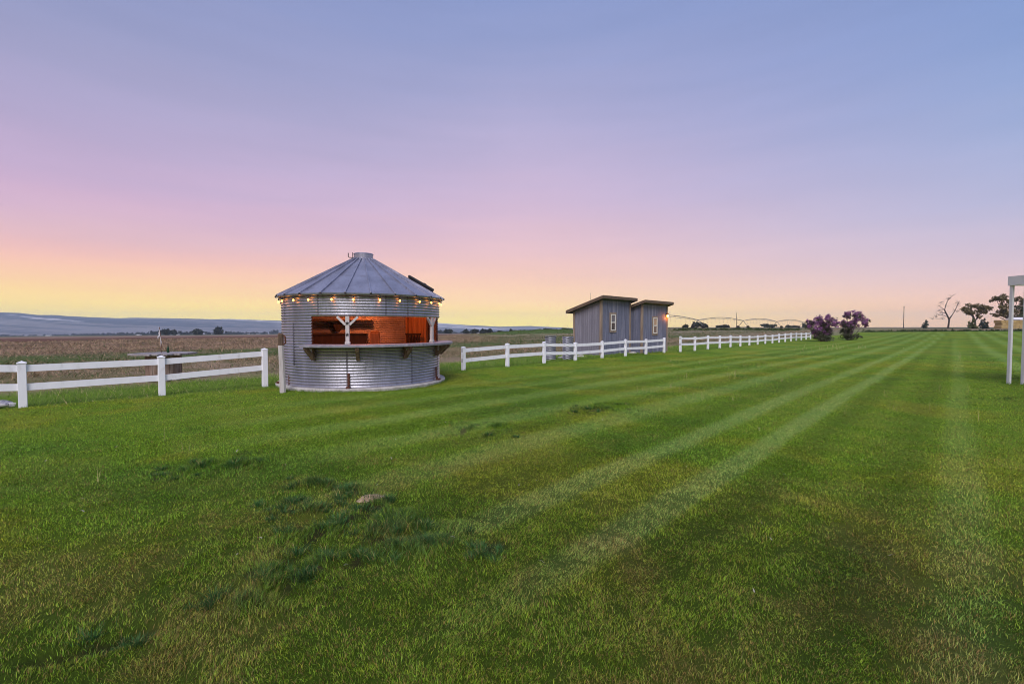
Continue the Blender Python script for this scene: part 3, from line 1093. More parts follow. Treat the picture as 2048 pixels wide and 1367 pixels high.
# ---------------------------------------------------------------- fences
def build_fence(label, p0, Y0, k, px, ybot, ytop, slots=()):
    """posts on one straight line; the tops rise and dip as in the photograph"""
    U = 0.98
    us = [(x - 1024) / F for x in px]
    u0 = us[0]
    pts = []
    for i, u in enumerate(us):
        Y = Y0 * (1 + k * i)
        X = U * Y - (U - u0) * Y0
        g = ray(px[i], ytop[i])
        zt = H + g.z * Y
        zb = hz((X, Y))
        zt = min(max(zt, zb + 0.80), zb + 1.06)
        pts.append((X, Y, zb, zt))
    fence = empty("rail_fence", (pts[0][0], pts[0][1], pts[0][2]), label, "fence", "white two rail fence runs")
    ang = math.atan2(DF[1], DF[0])
    Mr = Matrix.Rotation(ang, 3, "Z")
    W = 0.127
    for i, (X, Y, zb, zt) in enumerate(pts):
        b = MB()
        b.box((X, Y, (zt - .03 + zb - .15) / 2), (W, W, zt - .03 - zb + .15), Mr, 0.006)
        po = b.build("post", M["vinyl"], fence)
        c = MB()
        c.box((X, Y, zt - .03 + .012), (W + .018, W + .018, .024), Mr, 0.004)
        hw = W / 2 + .004
        base = [Vector((X, Y, zt - .006)) + Mr @ Vector((sx * hw, sy * hw, 0)) for sx, sy in ((-1, -1), (1, -1), (1, 1), (-1, 1))]
        c.add(base + [Vector((X, Y, zt + .028))], [(0, 1, 4), (1, 2, 4), (2, 3, 4), (3, 0, 4)])
        c.build("post_cap", M["vinyl"], po)
        if i in slots:
            for dz in (.125, .50):
                s = MB()
                sgn = -1 if slots[i] < 0 else 1
                s.box(Vector((X, Y, zt - dz)) + Mr @ Vector((sgn * (W / 2 + .001), 0, 0)), (.006, .045, .135), Mr, 0)
                s.build("rail_slot_shade", M["slot"], po)  # dark plate paints the shade inside the empty rail hole
    for (a, b_) in zip(pts[:-1], pts[1:]):
        for dz in (.125, .50):
            A = Vector((a[0], a[1], a[3] - dz))
            B = Vector((b_[0], b_[1], b_[3] - dz))
            d = (B - A).normalized() * (W / 2 - .004)
            m = MB()
            m.beam(A + d, B - d, .042, .135)
            m.build("rail", M["vinyl"], fence)
    return pts


_u = [-1.555, -1.080, -.7725, -.533]
FENCE_A = build_fence("white two rail vinyl fence left of the round bin, in front of the spool table", None, 9.04 * (1 - .1755), .1755 / (1 - .1755),
                      [1024 + F * (.98 - (.98 + 1.080) / (1 - .1755)), 41, 321, 539], None, [718, 724, 712.5, 697.5])
FENCE_B = build_fence("white two rail vinyl fence between the round bin and the end of the sheds", None, 16.85, .684 / 7,
                      [926.6, 1012.5, 1087.5, 1150, 1203.5, 1250.8, 1292.3, 1328.5], None,
                      [693.8, 687, 683.8, 685, 682.3, 678.6, 678.2, 675.5], {0: -1})
FENCE_C = build_fence("long wavy white two rail fence running from the sheds to the lilacs", None, 29.1, .883 / 16,
                      [1361, 1390, 1415.6, 1439.7, 1461, 1480.3, 1499, 1515.2, 1530.7, 1545, 1557.6, 1570, 1581.5, 1592.2, 1602, 1612.3, 1621], None,
                      [672.6, 673, 671.2, 671.4, 670.5, 670.9, 670.9, 670.5, 668.7, 669.5, 667.3, 666.5, 665.6, 665.2, 665.2, 665.2, 665.2], {0: -1})


FENCE_POSTS = [(p[0], p[1]) for p in FENCE_A + FENCE_B + FENCE_C[:9]]
build_grass()

# ---------------------------------------------------------------- round grain bin
BD = Vector((0.3085, -0.9508, 0))       # towards the viewer
BR = Vector((0.9508, 0.3085, 0))        # to the right
BC = Vector((BIN_C[0], BIN_C[1], 0))


def bp(phi, r, z):
    t = R(phi)
    return BC + BD * (r * math.cos(t)) + BR * (r * math.sin(t)) + Vector((0, 0, z))


BW = 2.2
ZS, ZC, ZO, ZE = 0.075, 1.115, 1.875, 2.46
PER = 0.073


def corr(z):
    return 0.0125 * math.sin(2 * math.pi * z / PER)


def corr_wall(mb, phi0, phi1, z0, z1, r=BW, dphi=2.5):
    nphi = max(2, int(abs(phi1 - phi0) / dphi) + 1)
    nz = max(2, int((z1 - z0) / (PER / 8)) + 1)
    P = []
    for j in range(nz):
        z = z0 + (z1 - z0) * j / (nz - 1)
        for i in range(nphi):
            ph = phi0 + (phi1 - phi0) * i / (nphi - 1)
            dent = 0.006 * (math.sin(ph * .21 + z * 2.3) + math.sin(ph * .083 - z * 3.1)) * .5
            P.append(bp(ph, r + corr(z) + dent, z))
    mb.grid(P, nphi, nz)


def star(mb, c, right, up, r, t):
    out = right.cross(up)
    poly = []
    for i in range(10):
        a = math.pi / 2 + i * math.pi / 5
        rad = r if i % 2 == 0 else r * .42
        poly.append(Vector(c) + right * (math.cos(a) * rad) + up * (math.sin(a) * rad))
    mb.prism(poly, out * 0, out * t)


def build_bin():
    b = empty("grain_bin", BC, "round corrugated steel grain bin turned bar, with conical ribbed roof and serving hatch", "grain bin")
    m = MB()
    m.lathe([(0.01, -.05), (2.355, -.05), (2.37, .05), (2.35, .075), (0.01, .075)], BC, 96)
    m.build("slab", M["concrete"], b)
    OP0, OP1 = -35, 93
    for nm, a0, a1, z0, z1 in (("wall", 0, 360, ZS, ZC), ):
        m = MB()
        corr_wall(m, 0, 360, ZS, ZC)
        corr_wall(m, OP1, 360 + OP0, ZC, ZO)
        corr_wall(m, 0, 360, ZO, ZE)
        m.build("wall", M["bin_wall"], b, True, fix=False)
    # overlapping sheet seams
    for ph, z0, z1 in ((-66, 1.72, 2.43), (14, 1.90, 2.43), (-11, ZS, 1.0), (68, ZS, 1.05), (-52, .62, 1.72), (33, .1, 1.0), (30, 1.9, 2.43), (-30, 1.9, 2.43)):
        m = MB()
        n = int((z1 - z0) / (PER / 8)) + 1
        P = []
        for j in range(n):
            z = z0 + (z1 - z0) * j / (n - 1)
            for dp, o in ((-.55, .0), (-.5, .006), (.5, .006), (.55, 0)):
                P.append(bp(ph + dp, BW + corr(z) + o + .001, z))
        m.grid(P, 4, n)
        for j in range(int((z1 - z0) / PER)):
            z = z0 + (j + .25) * PER
            m.ball(bp(ph, BW + .012, z), .009, 6, 4)
        m.build("seam", M["seam"], b, False, fix=False)
    # roof
    NR, PH0 = 24, 4.0
    RE, RT, ZRE, ZRT = 2.31, .31, 2.45, 3.58
    m = MB()
    P = []
    steps = 6
    for j in range(steps):
        t = j / (steps - 1)
        for i in range(NR):
            P.append(bp(PH0 + 15 * i, RE + (RT - RE) * t, ZRE + (ZRT - ZRE) * t))
    m.grid(P, NR, steps, True)
    P = []
    for j, (rr_, zz_) in enumerate(((RE, ZRE), (RE - .01, ZRE - .035), (RE - .05, ZRE - .04))):
        for i in range(NR):
            P.append(bp(PH0 + 15 * i, rr_, zz_))
    m.grid(P, NR, 3, True)
    roof = m.build("roof", M["bin_roof"], b, False, fix=False)
    for i in range(NR):
        ph = PH0 + 15 * i
        m = MB()
        m.beam(bp(ph, RE + .012, ZRE + .012), bp(ph, RT, ZRT + .018), .028, .045)
        m.beam(bp(ph, RE + .015, ZRE + .03), bp(ph, RE + .02, ZRE - .045), .034, .03, BD)
        for t in (.25, .5, .75):
            m.ball(bp(ph, RE + (RT - RE) * t, ZRE + (ZRT - ZRE) * t + .042), .012, 5, 4)
        m.build("roof_rib", M["bin_roof"], roof)
    for i in range(NR):
        m = MB()
        ph = PH0 + 15 * i
        m.ball(bp(ph, RE + .03, ZRE - .01), .03, 6, 4)
        m.build("rib_clip", M["black_metal"], roof)
    m = MB()
    m.lathe([(.36, 3.545), (.30, 3.60), (.275, 3.61), (.275, 3.735), (.285, 3.745), (.27, 3.765), (.01, 3.785)], BC, 32)
    cap = m.build("roof_cap", M["bin_roof"], b, False)
    m = MB()
    for k in range(22):
        t = 2 * math.pi * k / 22
        m.ball((BC.x + .335 * math.cos(t), BC.y + .335 * math.sin(t), 3.585), .02, 6, 4)
    m.build("cap_bolts", M["cream"], cap)
    m = MB()
    l = BC + Vector((0, 0, 3.64))
    m.tube([l - BR * .28, l - BR * .40 - Vector((0, 0, .0)), l - BR * .425 + Vector((0, 0, .03)), l - BR * .425 + Vector((0, 0, .13))], .012, 6)
    m.tube([l - BR * .30 + BD * .05 - Vector((0, 0, .03)), l - BR * .30 + BD * .05 + Vector((0, 0, .14))], .012, 6)
    m.build("cap_latch", M["black_metal"], cap)
    # roof hatch lid lying on the right slope
    slope = math.atan2(ZRT - ZRE, RE - RT)
    m = MB()
    ph = 84
    axis = (bp(ph, RT, ZRT) - bp(ph, RE, ZRE)).normalized()
    tang = (bp(ph + 90, 1, 0) - BC).normalized()
    nrm = tang.cross(axis).normalized()
    if nrm.z < 0: nrm = -nrm
    c = bp(ph, 1.62, ZRE + (RE - 1.62) / (RE - RT) * (ZRT - ZRE)) + nrm * .085
    Mm = Matrix((axis, tang, nrm)).transposed()
    m.box(c, (.86, .58, .075), Mm, .025)
    m.box(c - nrm * .07 - axis * .32, (.06, .5, .09), Mm, .005)
    m.box(c - nrm * .07 + axis * .30, (.06, .5, .09), Mm, .005)
    m.box(c + nrm * .07 - axis * .1 + tang * .2, (.10, .04, .05), Mm, .008)
    m.build("roof_hatch", M["black_metal"], b)
    # serving counter
    n = 54
    CP0, CP1 = -41, 96
    prof = [(BW - .12, 1.102), (2.59, 1.102), (2.60, 1.11), (2.60, 1.162), (2.59, 1.17), (BW - .12, 1.17)]
    m = MB()
    P = []
    for i in range(n):
        ph = CP0 + (CP1 - CP0) * i / (n - 1)
        k = 1.0
        if ph < -36: k = (ph - CP0) / 5.0
        for r_, z_ in prof:
            rr_ = r_ if r_ < 2.3 else 2.27 + (r_ - 2.27) * (.25 + .75 * k)
            P.append(bp(ph, rr_, z_))
    fs = []
    for i in range(n - 1):
        for j in range(6):
            j2 = (j + 1) % 6
            fs.append((i * 6 + j, i * 6 + j2, (i + 1) * 6 + j2, (i + 1) * 6 + j))
    fs += [tuple(range(6)), tuple(reversed(range((n - 1) * 6, n * 6)))]
    m.add(P, fs)
    m.build("counter", M["counter"], b)
    for ph in (-33, -4, 27, 62, 82):
        m = MB()
        tg = (bp(ph + 90, 1, 0) - BC).normalized()
        m.beam(bp(ph, BW + .03, .80), bp(ph, 2.50, 1.06), .085, .085, tg)
        m.beam(bp(ph, BW + .02, 1.082), bp(ph, 2.55, 1.082), .085, .04)
        m.beam(bp(ph, BW + .03, .78), bp(ph, BW + .03, 1.06), .085, .035, tg)
        m.build("counter_bracket", M["brown_wood"], b)
    # posts with spread braces in the hatch
    for ph in (-10.5, 57):
        m = MB()
        tg = (bp(ph + 90, 1, 0) - BC).normalized()
        rad = (bp(ph, 1, 0) - BC).normalized()
        Mm = Matrix((tg, rad, Vector((0, 0, 1)))).transposed()
        m.box(bp(ph, BW - .02, (1.17 + 1.87) / 2), (.092, .08, .70), Mm, .006)
        m.box(bp(ph, BW - .02, 1.205), (.12, .11, .06), Mm, .006)
        p = m.build("hatch_post", M["old_white"], b)
        for s_ in (-1, 1):
            m = MB()
            m.beam(bp(ph, BW - .02, 1.66) + tg * s_ * .05, bp(ph, BW - .03, 1.86) + tg * s_ * .25, .055, .055, rad)
            m.build("brace", M["old_white"], p)
        if ph < 0:
            for z in (1.70, 1.415):
                m = MB()
                star(m, bp(ph, BW + .027, z), tg, Vector((0, 0, 1)), .05, .012)
                m.build("star", M["black_metal"], p)
    # ragged sheet edge down the side of the hatch
    for ph_, dp, ins in ((OP0, .2, .03), (OP1, -1.6, .06)):
        m = MB()
        P = []
        nz = int((ZO - ZC) / (PER / 8))
        for j in range(nz):
            z = ZC + (ZO - ZC) * j / (nz - 1)
            P += [bp(ph_, BW + corr(z) + .002, z), bp(ph_ + dp, BW + corr(z) - ins, z)]
        m.grid(P, 2, nz)
        m.build("hatch_edge", M["rust"], b, False, fix=False)
    # ground anchors
    for ph in (-10, 62, -77):
        m = MB()
        tg = (bp(ph + 90, 1, 0) - BC).normalized()
        rad = (bp(ph, 1, 0) - BC).normalized()
        Mm = Matrix((tg, rad, Vector((0, 0, 1)))).transposed()
        m.box(bp(ph, BW + .028, .30), (.055, .03, .30), Mm, .004)
        m.box(bp(ph, BW + .05, .13), (.03, .06, .10), Mm, .004)
        m.box(bp(ph, BW + .09, .10), (.10, .12, .05), Mm, .008)
        m.build("anchor_strap", M["rust"], b)
    # --- inside: upper beam, back bar, door
    m = MB()
    def arc_box(m, a0, a1, r0, r1, z0, z1, n=10):
        P = []
        for i in range(n):
            ph = a0 + (a1 - a0) * i / (n - 1)
            P += [bp(ph, r0, z0), bp(ph, r1, z0), bp(ph, r1, z1), bp(ph, r0, z1)]
        fs = []
        for i in range(n - 1):
            for j in range(4):
                fs.append((i * 4 + j, i * 4 + (j + 1) % 4, (i + 1) * 4 + (j + 1) % 4, (i + 1) * 4 + j))
        fs += [(0, 1, 2, 3), tuple(reversed([(n - 1) * 4 + j for j in range(4)]))]
        m.add(P, fs)
    arc_box(m, 172, 300, 1.80, 2.17, 1.79, 1.83)
    m.build("upper_shelf", M["dark_wood"], b)
    m = MB()
    arc_box(m, 178, 300, 1.60, 2.17, ZS, 1.36)
    arc_box(m, 177, 300, 1.56, 2.17, 1.363, 1.395)
    m.build("back_bar", M["dark_wood"], b)
    # door at the back right
    dc = bp(126, BW - .14, 0)
    tg = (bp(126 + 90, 1, 0) - BC).normalized()
    rad = (bp(126, 1, 0) - BC).normalized()
    Mm = Matrix((tg, rad, Vector((0, 0, 1)))).transposed()
    m = MB()
    for s_ in (-1, 1):
        m.box(dc + tg * s_ * .46 + Vector((0, 0, 1.06)), (.09, .10, 1.96), Mm, .005)
    m.box(dc + Vector((0, 0, 2.09)), (1.01, .10, .10), Mm, .005)
    fr = m.build("door_frame", M["orange_wood"], b)
    m = MB()
    for k in range(7):
        m.box(dc + rad * .03 + tg * (-.36 + .12 * k) + Vector((0, 0, 1.05)), (.114, .035, 1.9), Mm, .004)
    m.build("door", M["orange_wood"], b)
    m = MB()
    for k in range(9):
        m.box(dc - rad * .17 + tg * (-.30 + .075 * k) + Vector((0, 0, .72)), (.03, .025, 1.25), Mm)
    m.box(dc - rad * .17 + Vector((0, 0, 1.37)), (.72, .05, .06), Mm)
    m.build("half_gate", M["dark_wood"], b)
    return b


grain_bin = build_bin()

# things inside the bin
m = MB()
c = bp(150, .62, 0)
m.box(c + Vector((0, 0, .76)), (.30, .26, 1.36), Matrix.Rotation(.3, 3, "Z"), .012)
m.box(c + Vector((0, 0, 1.46)), (.24, .22, .05), Matrix.Rotation(.3, 3, "Z"), .01)
cab = m.build("cabinet", M["orange_wood"])
tag(cab, "narrow wooden cabinet standing inside the bin behind the white hatch post", "cabinet")

sk = empty("steer_head", bp(205, 2.10, 1.66), "dark horned steer head mounted on the back wall inside the bin", "wall mount")
c = bp(205, 2.06, 1.62)
tg = (bp(205 - 90, 1, 0) - BC).normalized()
rd = (BC - bp(205, 1, 0)).normalized()
m = MB()
poly = [c + tg * x + Vector((0, 0, z)) for x, z in ((-.13, .12), (.13, .12), (.15, .05), (.06, -.17), (-.06, -.17), (-.15, .05))]
m.prism(poly, rd * 0, rd * .12)
m.build("head", M["dark_wood"], sk)
for s_ in (-1, 1):
    m = MB()
    m.tube([c + tg * s_ * .12 + Vector((0, 0, .10)) + rd * .06, c + tg * s_ * .30 + Vector((0, 0, .12)) + rd * .06, c + tg * s_ * .40 + Vector((0, 0, .22)) + rd * .06], [.03, .022, .006], 6)
    m.build("horn", M["dark_wood"], sk)

# pendant lamp inside: a lit orange bulb under the roof
lamp = empty("pendant_lamp", BC + Vector((0, 0, 2.95)), "warm orange pendant bulb hanging under the bin roof", "lamp")
m = MB()
m.tube([BC + Vector((0, 0, 3.5)), BC + Vector((0, 0, 3.17))], .008, 6)
m.build("cord", M["black_metal"], lamp)
m = MB()
m.lathe([(.02, 3.17), (.10, 3.07), (.11, 3.05)], BC, 16)
m.build("lamp_shade", M["black_metal"], lamp)
m = MB()
m.ball(BC + Vector((0, 0, 3.03)), .04, 10, 6)
m.build("bulb", M["bulb"], lamp)
pl = bpy.data.lights.new("pendant_glow", "POINT")
plo = bpy.data.objects.new("pendant_glow", pl)
COL.objects.link(plo)
plo.parent = lamp
plo.location = (0, 0, -.02)
pl.energy = 150
pl.color = (1.0, .19, .04)
pl.shadow_soft_size = .06

# string lights under the eave
sl = empty("string_lights", bp(0, BW, 2.36), "string of glowing amber bulbs hung round the bin under its eave", "string lights")
phs = [-94 + 14.7 * k + (0.8 if k % 2 else -.6) for k in range(13)]
m = MB()
pts = []
for k in range(len(phs) - 1):
    for j in range(5):
        t = j / 5
        ph = phs[k] + (phs[k + 1] - phs[k]) * t
        pts.append(bp(ph, BW + .045, 2.375 - .02 * math.sin(math.pi * t)))
pts.append(bp(phs[-1], BW + .045, 2.375))
m.tube(pts, .007, 5)
m.build("cable", M["black_metal"], sl)
for k, ph in enumerate(phs):
    m = MB()
    m.tube([bp(ph, BW + .05, 2.385), bp(ph, BW + .06, 2.325)], [.016, .02], 8)
    so = m.build("socket", M["black_metal"], sl)
    m = MB()
    m.ball(bp(ph, BW + .063, 2.285), .024, 10, 7, (1, 1, 1.2))
    m.build("bulb", M["bulb"] if 0 < k < 13 else M["black_metal"], so, True)

# white gate post left of the bin
g = G(565, 783.6)
gp = empty("gate_post", g, "old white painted post with bare brown top in front of the bin", "post")
m = MB()
m.tube([g + Vector((.012, 0, -.1)), g + Vector((.0, 0, .6)), g + Vector((-.02, 0, 1.16))], [.075, .07, .066], 8)
m.build("post", M["old_white"], gp)
m = MB()
m.tube([g + Vector((-.02, 0, 1.155)), g + Vector((-.024, 0, 1.43)), g + Vector((-.02, 0, 1.45))], [.068, .07, .05], 8)
m.build("post_top", M["brown_wood"], gp)
m = MB()
m.tube([g + Vector((.06, -.03, 1.40)), g + Vector((.10, -.03, 1.36)), g + Vector((.11, -.03, 1.22)), g + Vector((.06, -.03, 1.17))], .02, 6)
m.build("hinge", M["rust"], gp)
m = MB()
m.beam(g + Vector((-.16, .7, -.1)), g + Vector((-.16, .7, .34)), .05, .05)
stake = m.build("stake", M["rust"])
tag(stake, "short rusty stake in the grass between fence end and bin", "stake")


# ---------------------------------------------------------------- sheds
def ribbed_wall(mb, p0, p1, z0, zt0, zt1, out, period=.20):
    """vertical board siding from p0 to p1, heights zt0..zt1; out = outward unit vector"""
    p0, p1 = Vector(p0), Vector(p1)
    Lw = (p1 - p0).length
    d = (p1 - p0).normalized()
    n = max(1, round(Lw / period))
    xs = []
    for k in range(n):
        a = Lw * k / n
        w = Lw / n
        xs += [(a, 0), (a + w * .04, -.014), (a + w * .12, -.014), (a + w * .16, 0), (a + w * .52, .0), (a + w * .55, -.008), (a + w * .59, -.008), (a + w * .62, 0)]
    xs.append((Lw, 0))
    P = []
    for s_, o in xs:
        q = p0 + d * s_ + out * o
        P.append((q.x, q.y, z0))
    for s_, o in xs:
        q = p0 + d * s_ + out * o
        P.append((q.x, q.y, zt0 + (zt1 - zt0) * s_ / Lw))
    mb.grid(P, len(xs), 2)


def build_shed(label, A, w, d, hf, hb, win_s, win_z, ww, wh, panes, over_side, mat_side):
    """A = near front corner on the ground, w along the fence, d away from it"""
    A = Vector((A[0], A[1], 0))
    ex, ey = Vector((DF[0], DF[1], 0)), Vector((-NF[0], -NF[1], 0))
    g0 = min(hz(A), hz(A + ex * w)) - .03
    s = empty("shed", A + Vector((0, 0, g0)), label, "shed", "pair of weathered sheds behind the fence")
    m = MB()
    ribbed_wall(m, A, A + ex * w, g0, hf, hf, -ey)
    m.build("front_wall", M["siding"], s, fix=False)
    m = MB()
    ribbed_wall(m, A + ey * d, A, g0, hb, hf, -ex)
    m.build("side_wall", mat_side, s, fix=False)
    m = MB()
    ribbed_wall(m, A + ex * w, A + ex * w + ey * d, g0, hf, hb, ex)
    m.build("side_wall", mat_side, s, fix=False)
    m = MB()
    ribbed_wall(m, A + ex * w + ey * d, A + ey * d, g0, hb, hb, ey)
    m.build("back_wall", M["siding"], s, fix=False)
    # corner boards
    Mr = Matrix((ex, ey, Vector((0, 0, 1)))).transposed()
    for cx, cy, h in ((0, 0, hf), (w, 0, hf), (0, d, hb), (w, d, hb)):
        sx, sy = (-1 if cx == 0 else 1), (-1 if cy == 0 else 1)
        m = MB()
        m.box(A + ex * (cx - sx * .045) + ey * (cy + sy * .016) + Vector((0, 0, (g0 + h) / 2)), (.11, .03, h - g0 - .02), Mr, .003)
        m.box(A + ex * (cx + sx * .024) + ey * (cy - sy * .03) + Vector((0, 0, (g0 + h) / 2)), (.03, .12, h - g0 - .05), Mr, .003)
        m.build("corner_board", M["tan_trim"], s)
    # roof: slab with fascia boards
    of, ob, os_ = .30, .34, over_side
    sl = (hf - hb) / d
    def rp(x, y, dz):
        return A + ex * x + ey * y + Vector((0, 0, hf - sl * y + dz))
    m = MB()
    m.hexa([rp(-os_, -of, .03), rp(w + os_, -of, .03), rp(w + os_, d + ob, .03), rp(-os_, d + ob, .03),
            rp(-os_, -of, .13), rp(w + os_, -of, .13), rp(w + os_, d + ob, .13), rp(-os_, d + ob, .13)])
    roof = m.build("roof", M["roof_felt"], s)
    for a, b_ in (((-os_ - .022, -of - .02), (w + os_ + .022, -of - .02)), ((-os_ - .02, d + ob + .02), (w + os_ + .02, d + ob + .02)),
                  ((-os_ - .02, -of), (-os_ - .02, d + ob)), ((w + os_ + .02, -of), (w + os_ + .02, d + ob))):
        m = MB()
        m.beam(rp(a[0], a[1], .06), rp(b_[0], b_[1], .06), .036, .17)
        m.build("fascia", M["roofing_edge"], roof)
    # window
    c = A + ex * win_s + Vector((0, 0, win_z)) - ey * .02
    m = MB()
    for x_, z_, sx, sz in ((-ww / 2 - .05, 0, .10, wh + .2), (ww / 2 + .05, 0, .10, wh + .2), (0, wh / 2 + .05, ww, .10), (0, -wh / 2 - .05, ww, .10)):
        m.box(c + ex * x_ + Vector((0, 0, z_)) - ey * .008, (sx, .04, sz), Mr, .003)
    win = m.build("window", M["tan_trim"], s)
    m = MB()
    t = .055
    for x_, z_, sx, sz in ((-ww / 2 + t / 2, 0, t, wh), (ww / 2 - t / 2, 0, t, wh), (0, wh / 2 - t / 2, ww - 2 * t, t), (0, -wh / 2 + t / 2, ww - 2 * t, t), (0, 0, ww - 2 * t, t * 1.1)):
        m.box(c + ex * x_ + Vector((0, 0, z_)) - ey * .022, (sx, .045, sz), Mr, .004)
    m.build("sash", M["cream"], win)
    for k, z_ in enumerate((wh / 4, -wh / 4)):
        m = MB()
        m.box(c + Vector((0, 0, z_)) - ey * .014, (ww - 2 * t + .01, .01, wh / 2 - t + .01), Mr)
        m.build("pane", M[panes[k]], win)
    return s, A, ex, ey, Mr, g0


S1 = build_shed("larger grey board shed with slanted roof and dark paned window", (5.09, 26.0), 3.21, 1.93, 3.15, 2.56, 1.20, 1.88, .50, .96, ("pane", "pane_dark"), .28, M["siding_lit"])
S2 = build_shed("narrower grey shed with a lit lantern and tan panes in its window", (8.0, 28.0), 3.37, 1.9, 3.02, 2.45, 1.62, 1.70, .52, 1.0, ("pane_warm", "pane_warm2"), .22, M["siding"])
# pale flaking streaks on the front wall are part of the siding material

# lantern on the second shed
_, A2, ex, ey, Mr, g0 = S2
lc = A2 + ex * 3.16 - ey * .14 + Vector((0, 0, 2.34))
lan = empty("wall_lantern", lc, "glowing orange wall lantern at the outer corner of the narrower shed", "lantern")
m = MB()
m.box(lc + ey * .11 + Vector((0, 0, .04)), (.10, .03, .2), Mr, .005)
m.tube([lc + ey * .10 + Vector((0, 0, .1)), lc + ey * .05 + Vector((0, 0, .2)), lc + Vector((0, 0, .17))], .012, 6)
m.build("bracket", M["black_metal"], lan)
m = MB()
m.lathe([(.015, .19), (.10, .12), (.085, .115)], lc, 8)
for k in range(4):
    a = math.pi / 4 + k * math.pi / 2
    m.tube([lc + Vector((.075 * math.cos(a), .075 * math.sin(a), .115)), lc + Vector((.055 * math.cos(a), .055 * math.sin(a), -.10))], .006, 4)
m.lathe([(.06, -.10), (.05, -.12), (.01, -.125)], lc, 8)
m.build("lantern_frame", M["black_metal"], lan)
m = MB()
m.ball(lc + Vector((0, 0, .0)), .068, 10, 7, (1, 1, 1.35))
m.build("flame_bulb", M["lantern"], lan, True)
lg = bpy.data.lights.new("lantern_glow", "POINT")
lgo = bpy.data.objects.new("lantern_glow", lg)
COL.objects.link(lgo)
lgo.parent = lan
lgo.location = (0, 0, -.16)
lg.energy = 9
lg.color = (1.0, .25, .04)
lg.shadow_soft_size = .05

# helical steel culvert pipes standing on end
def culvert(px, py, w, h, label, pitch):
    g = G(px, py)
    g.z = hz(g)
    m = MB()
    n, nz = 48, int(h / .009)
    P = []
    for j in range(nz):
        z = h * j / (nz - 1)
        for i in range(n):
            a = 2 * math.pi * i / n
            r = w / 2 + .020 * math.sin(2 * math.pi * (z / .10) + a * pitch)
            P.append((g.x + r * math.cos(a), g.y + r * math.sin(a), g.z - .02 + z))
    m.grid(P, n, nz, True)
    m.lathe([(w / 2 - .03, h - .05), (w / 2 + .016, h - .05), (w / 2 + .018, h - .01), (w / 2 - .03, h - .01)], g, 32)
    o = m.build("culvert_pipe", M["culvert"], None, True, fix=False)
    me = o.data
    tag(o, label, "pipe", "upright culvert pipes")


culvert(1101, 719, .53, 1.17, "upright ribbed steel culvert pipe standing further from the shed", 2)
culvert(1136, 718, .53, 1.14, "upright ribbed steel culvert pipe standing close to the shed corner", 5)

# pale rocks lying along the foot of the sheds
for px, py, s_, lab in ((1095, 717, .16, "pale rock at the foot of the outer culvert pipe"), (1122, 716, .15, "pale rock lying between the two culvert pipes"),
                        (1160, 713, .17, "flat pale rock below the side wall of the larger shed"),
                        (1265, 706, .16, "flat pale rock lying in the corner between the two sheds")):
    g = G(px, py)
    g.z = hz(g)
    m = MB()
    m.ball((0, 0, 0), 1, 10, 7)
    rs = random.Random(px)
    m.v = [(g.x + x * s_ * 1.3 * (1 + .25 * math.sin(5 * y + px)), g.y + y * s_ * .8, g.z + .02 + z * s_ * .45 * (1 + .2 * math.sin(4 * x))) for x, y, z in m.v]
    o = m.build("rock", M["concrete"], None, False)
    tag(o, lab, "rock", "pale rocks by the sheds")

# ---------------------------------------------------------------- cable spool table
g = G(328, 757)
g.z = hz(g)
sp = empty("cable_spool", g, "weathered wooden cable spool used as a table behind the fence", "table")
m = MB()
NB = 26
for k in range(NB):
    a = 2 * math.pi * k / NB
    Mr_ = Matrix.Rotation(a, 3, "Z")
    rr_ = .44 + random.uniform(-.008, .008)
    m.box(g + Mr_ @ Vector((rr_, 0, .40)), (.03, 2 * math.pi * .44 / NB - .006, .76), Mr_, .004)
m.build("barrel", M["spool_wood"], sp)
m = MB()
for k in range(8):
    x = -.70 + .2 * k
    half = math.sqrt(max(.02, .80 ** 2 - x * x))
    m.box(g + Vector((x * .99, 0, .80 + .004 * (k % 2))), (.192, 2 * half, .05), Matrix.Rotation(R(2.0) * (1 if k > 3 else -1), 3, "Y"), .004)
m.build("table_top", M["grey_wood"], sp)
m = MB()
for k in range(8):
    x = -.52 + .15 * k
    half = math.sqrt(max(.02, .60 ** 2 - x * x))
    m.box(g + Vector((x * .99, 0, .025)), (.145, 2 * half, .05), None, .004)
m.build("spool_base", M["grey_wood"], sp)
# rag on a stake
t0 = g + Vector((-.05, -.02, .825))
st_ = empty("flag_stake", t0, "thin stake with a white rag tied to it on the spool table", "stake")
m = MB()
m.tube([t0, t0 + Vector((.005, 0, .38)), t0 + Vector((-.04, 0, .80))], .010, 6)
m.build("stick", M["rust"], st_)
m = MB()
m.tube([t0 + Vector((.0, 0, .16)), t0 + Vector((.004, 0, .36)), t0 + Vector((-.02, 0, .52)), t0 + Vector((-.045, .0, .60)), t0 + Vector((-.03, 0, .70)), t0 + Vector((-.055, 0, .81))], [.008, .012, .013, .024, .011, .006], 8)
m.tube([t0 + Vector((-.03, -.01, .56)), t0 + Vector((-.07, -.02, .50)), t0 + Vector((-.075, -.02, .44))], [.013, .018, .006], 7)
m.build("rag", M["white_rag"], st_)
m = MB()
bt = g + Vector((.11, .05, .825))
m.lathe([(.001, 0), (.035, 0), (.036, .14), (.015, .19), (.014, .24), (.001, .24)], bt, 12)
bo = m.build("bottle", mottled("green_glass", [(0.3, (.01, .035, .015)), (0.7, (.02, .06, .025))], 9, None, .15))
tag(bo, "small dark green bottle standing on the spool table", "bottle")

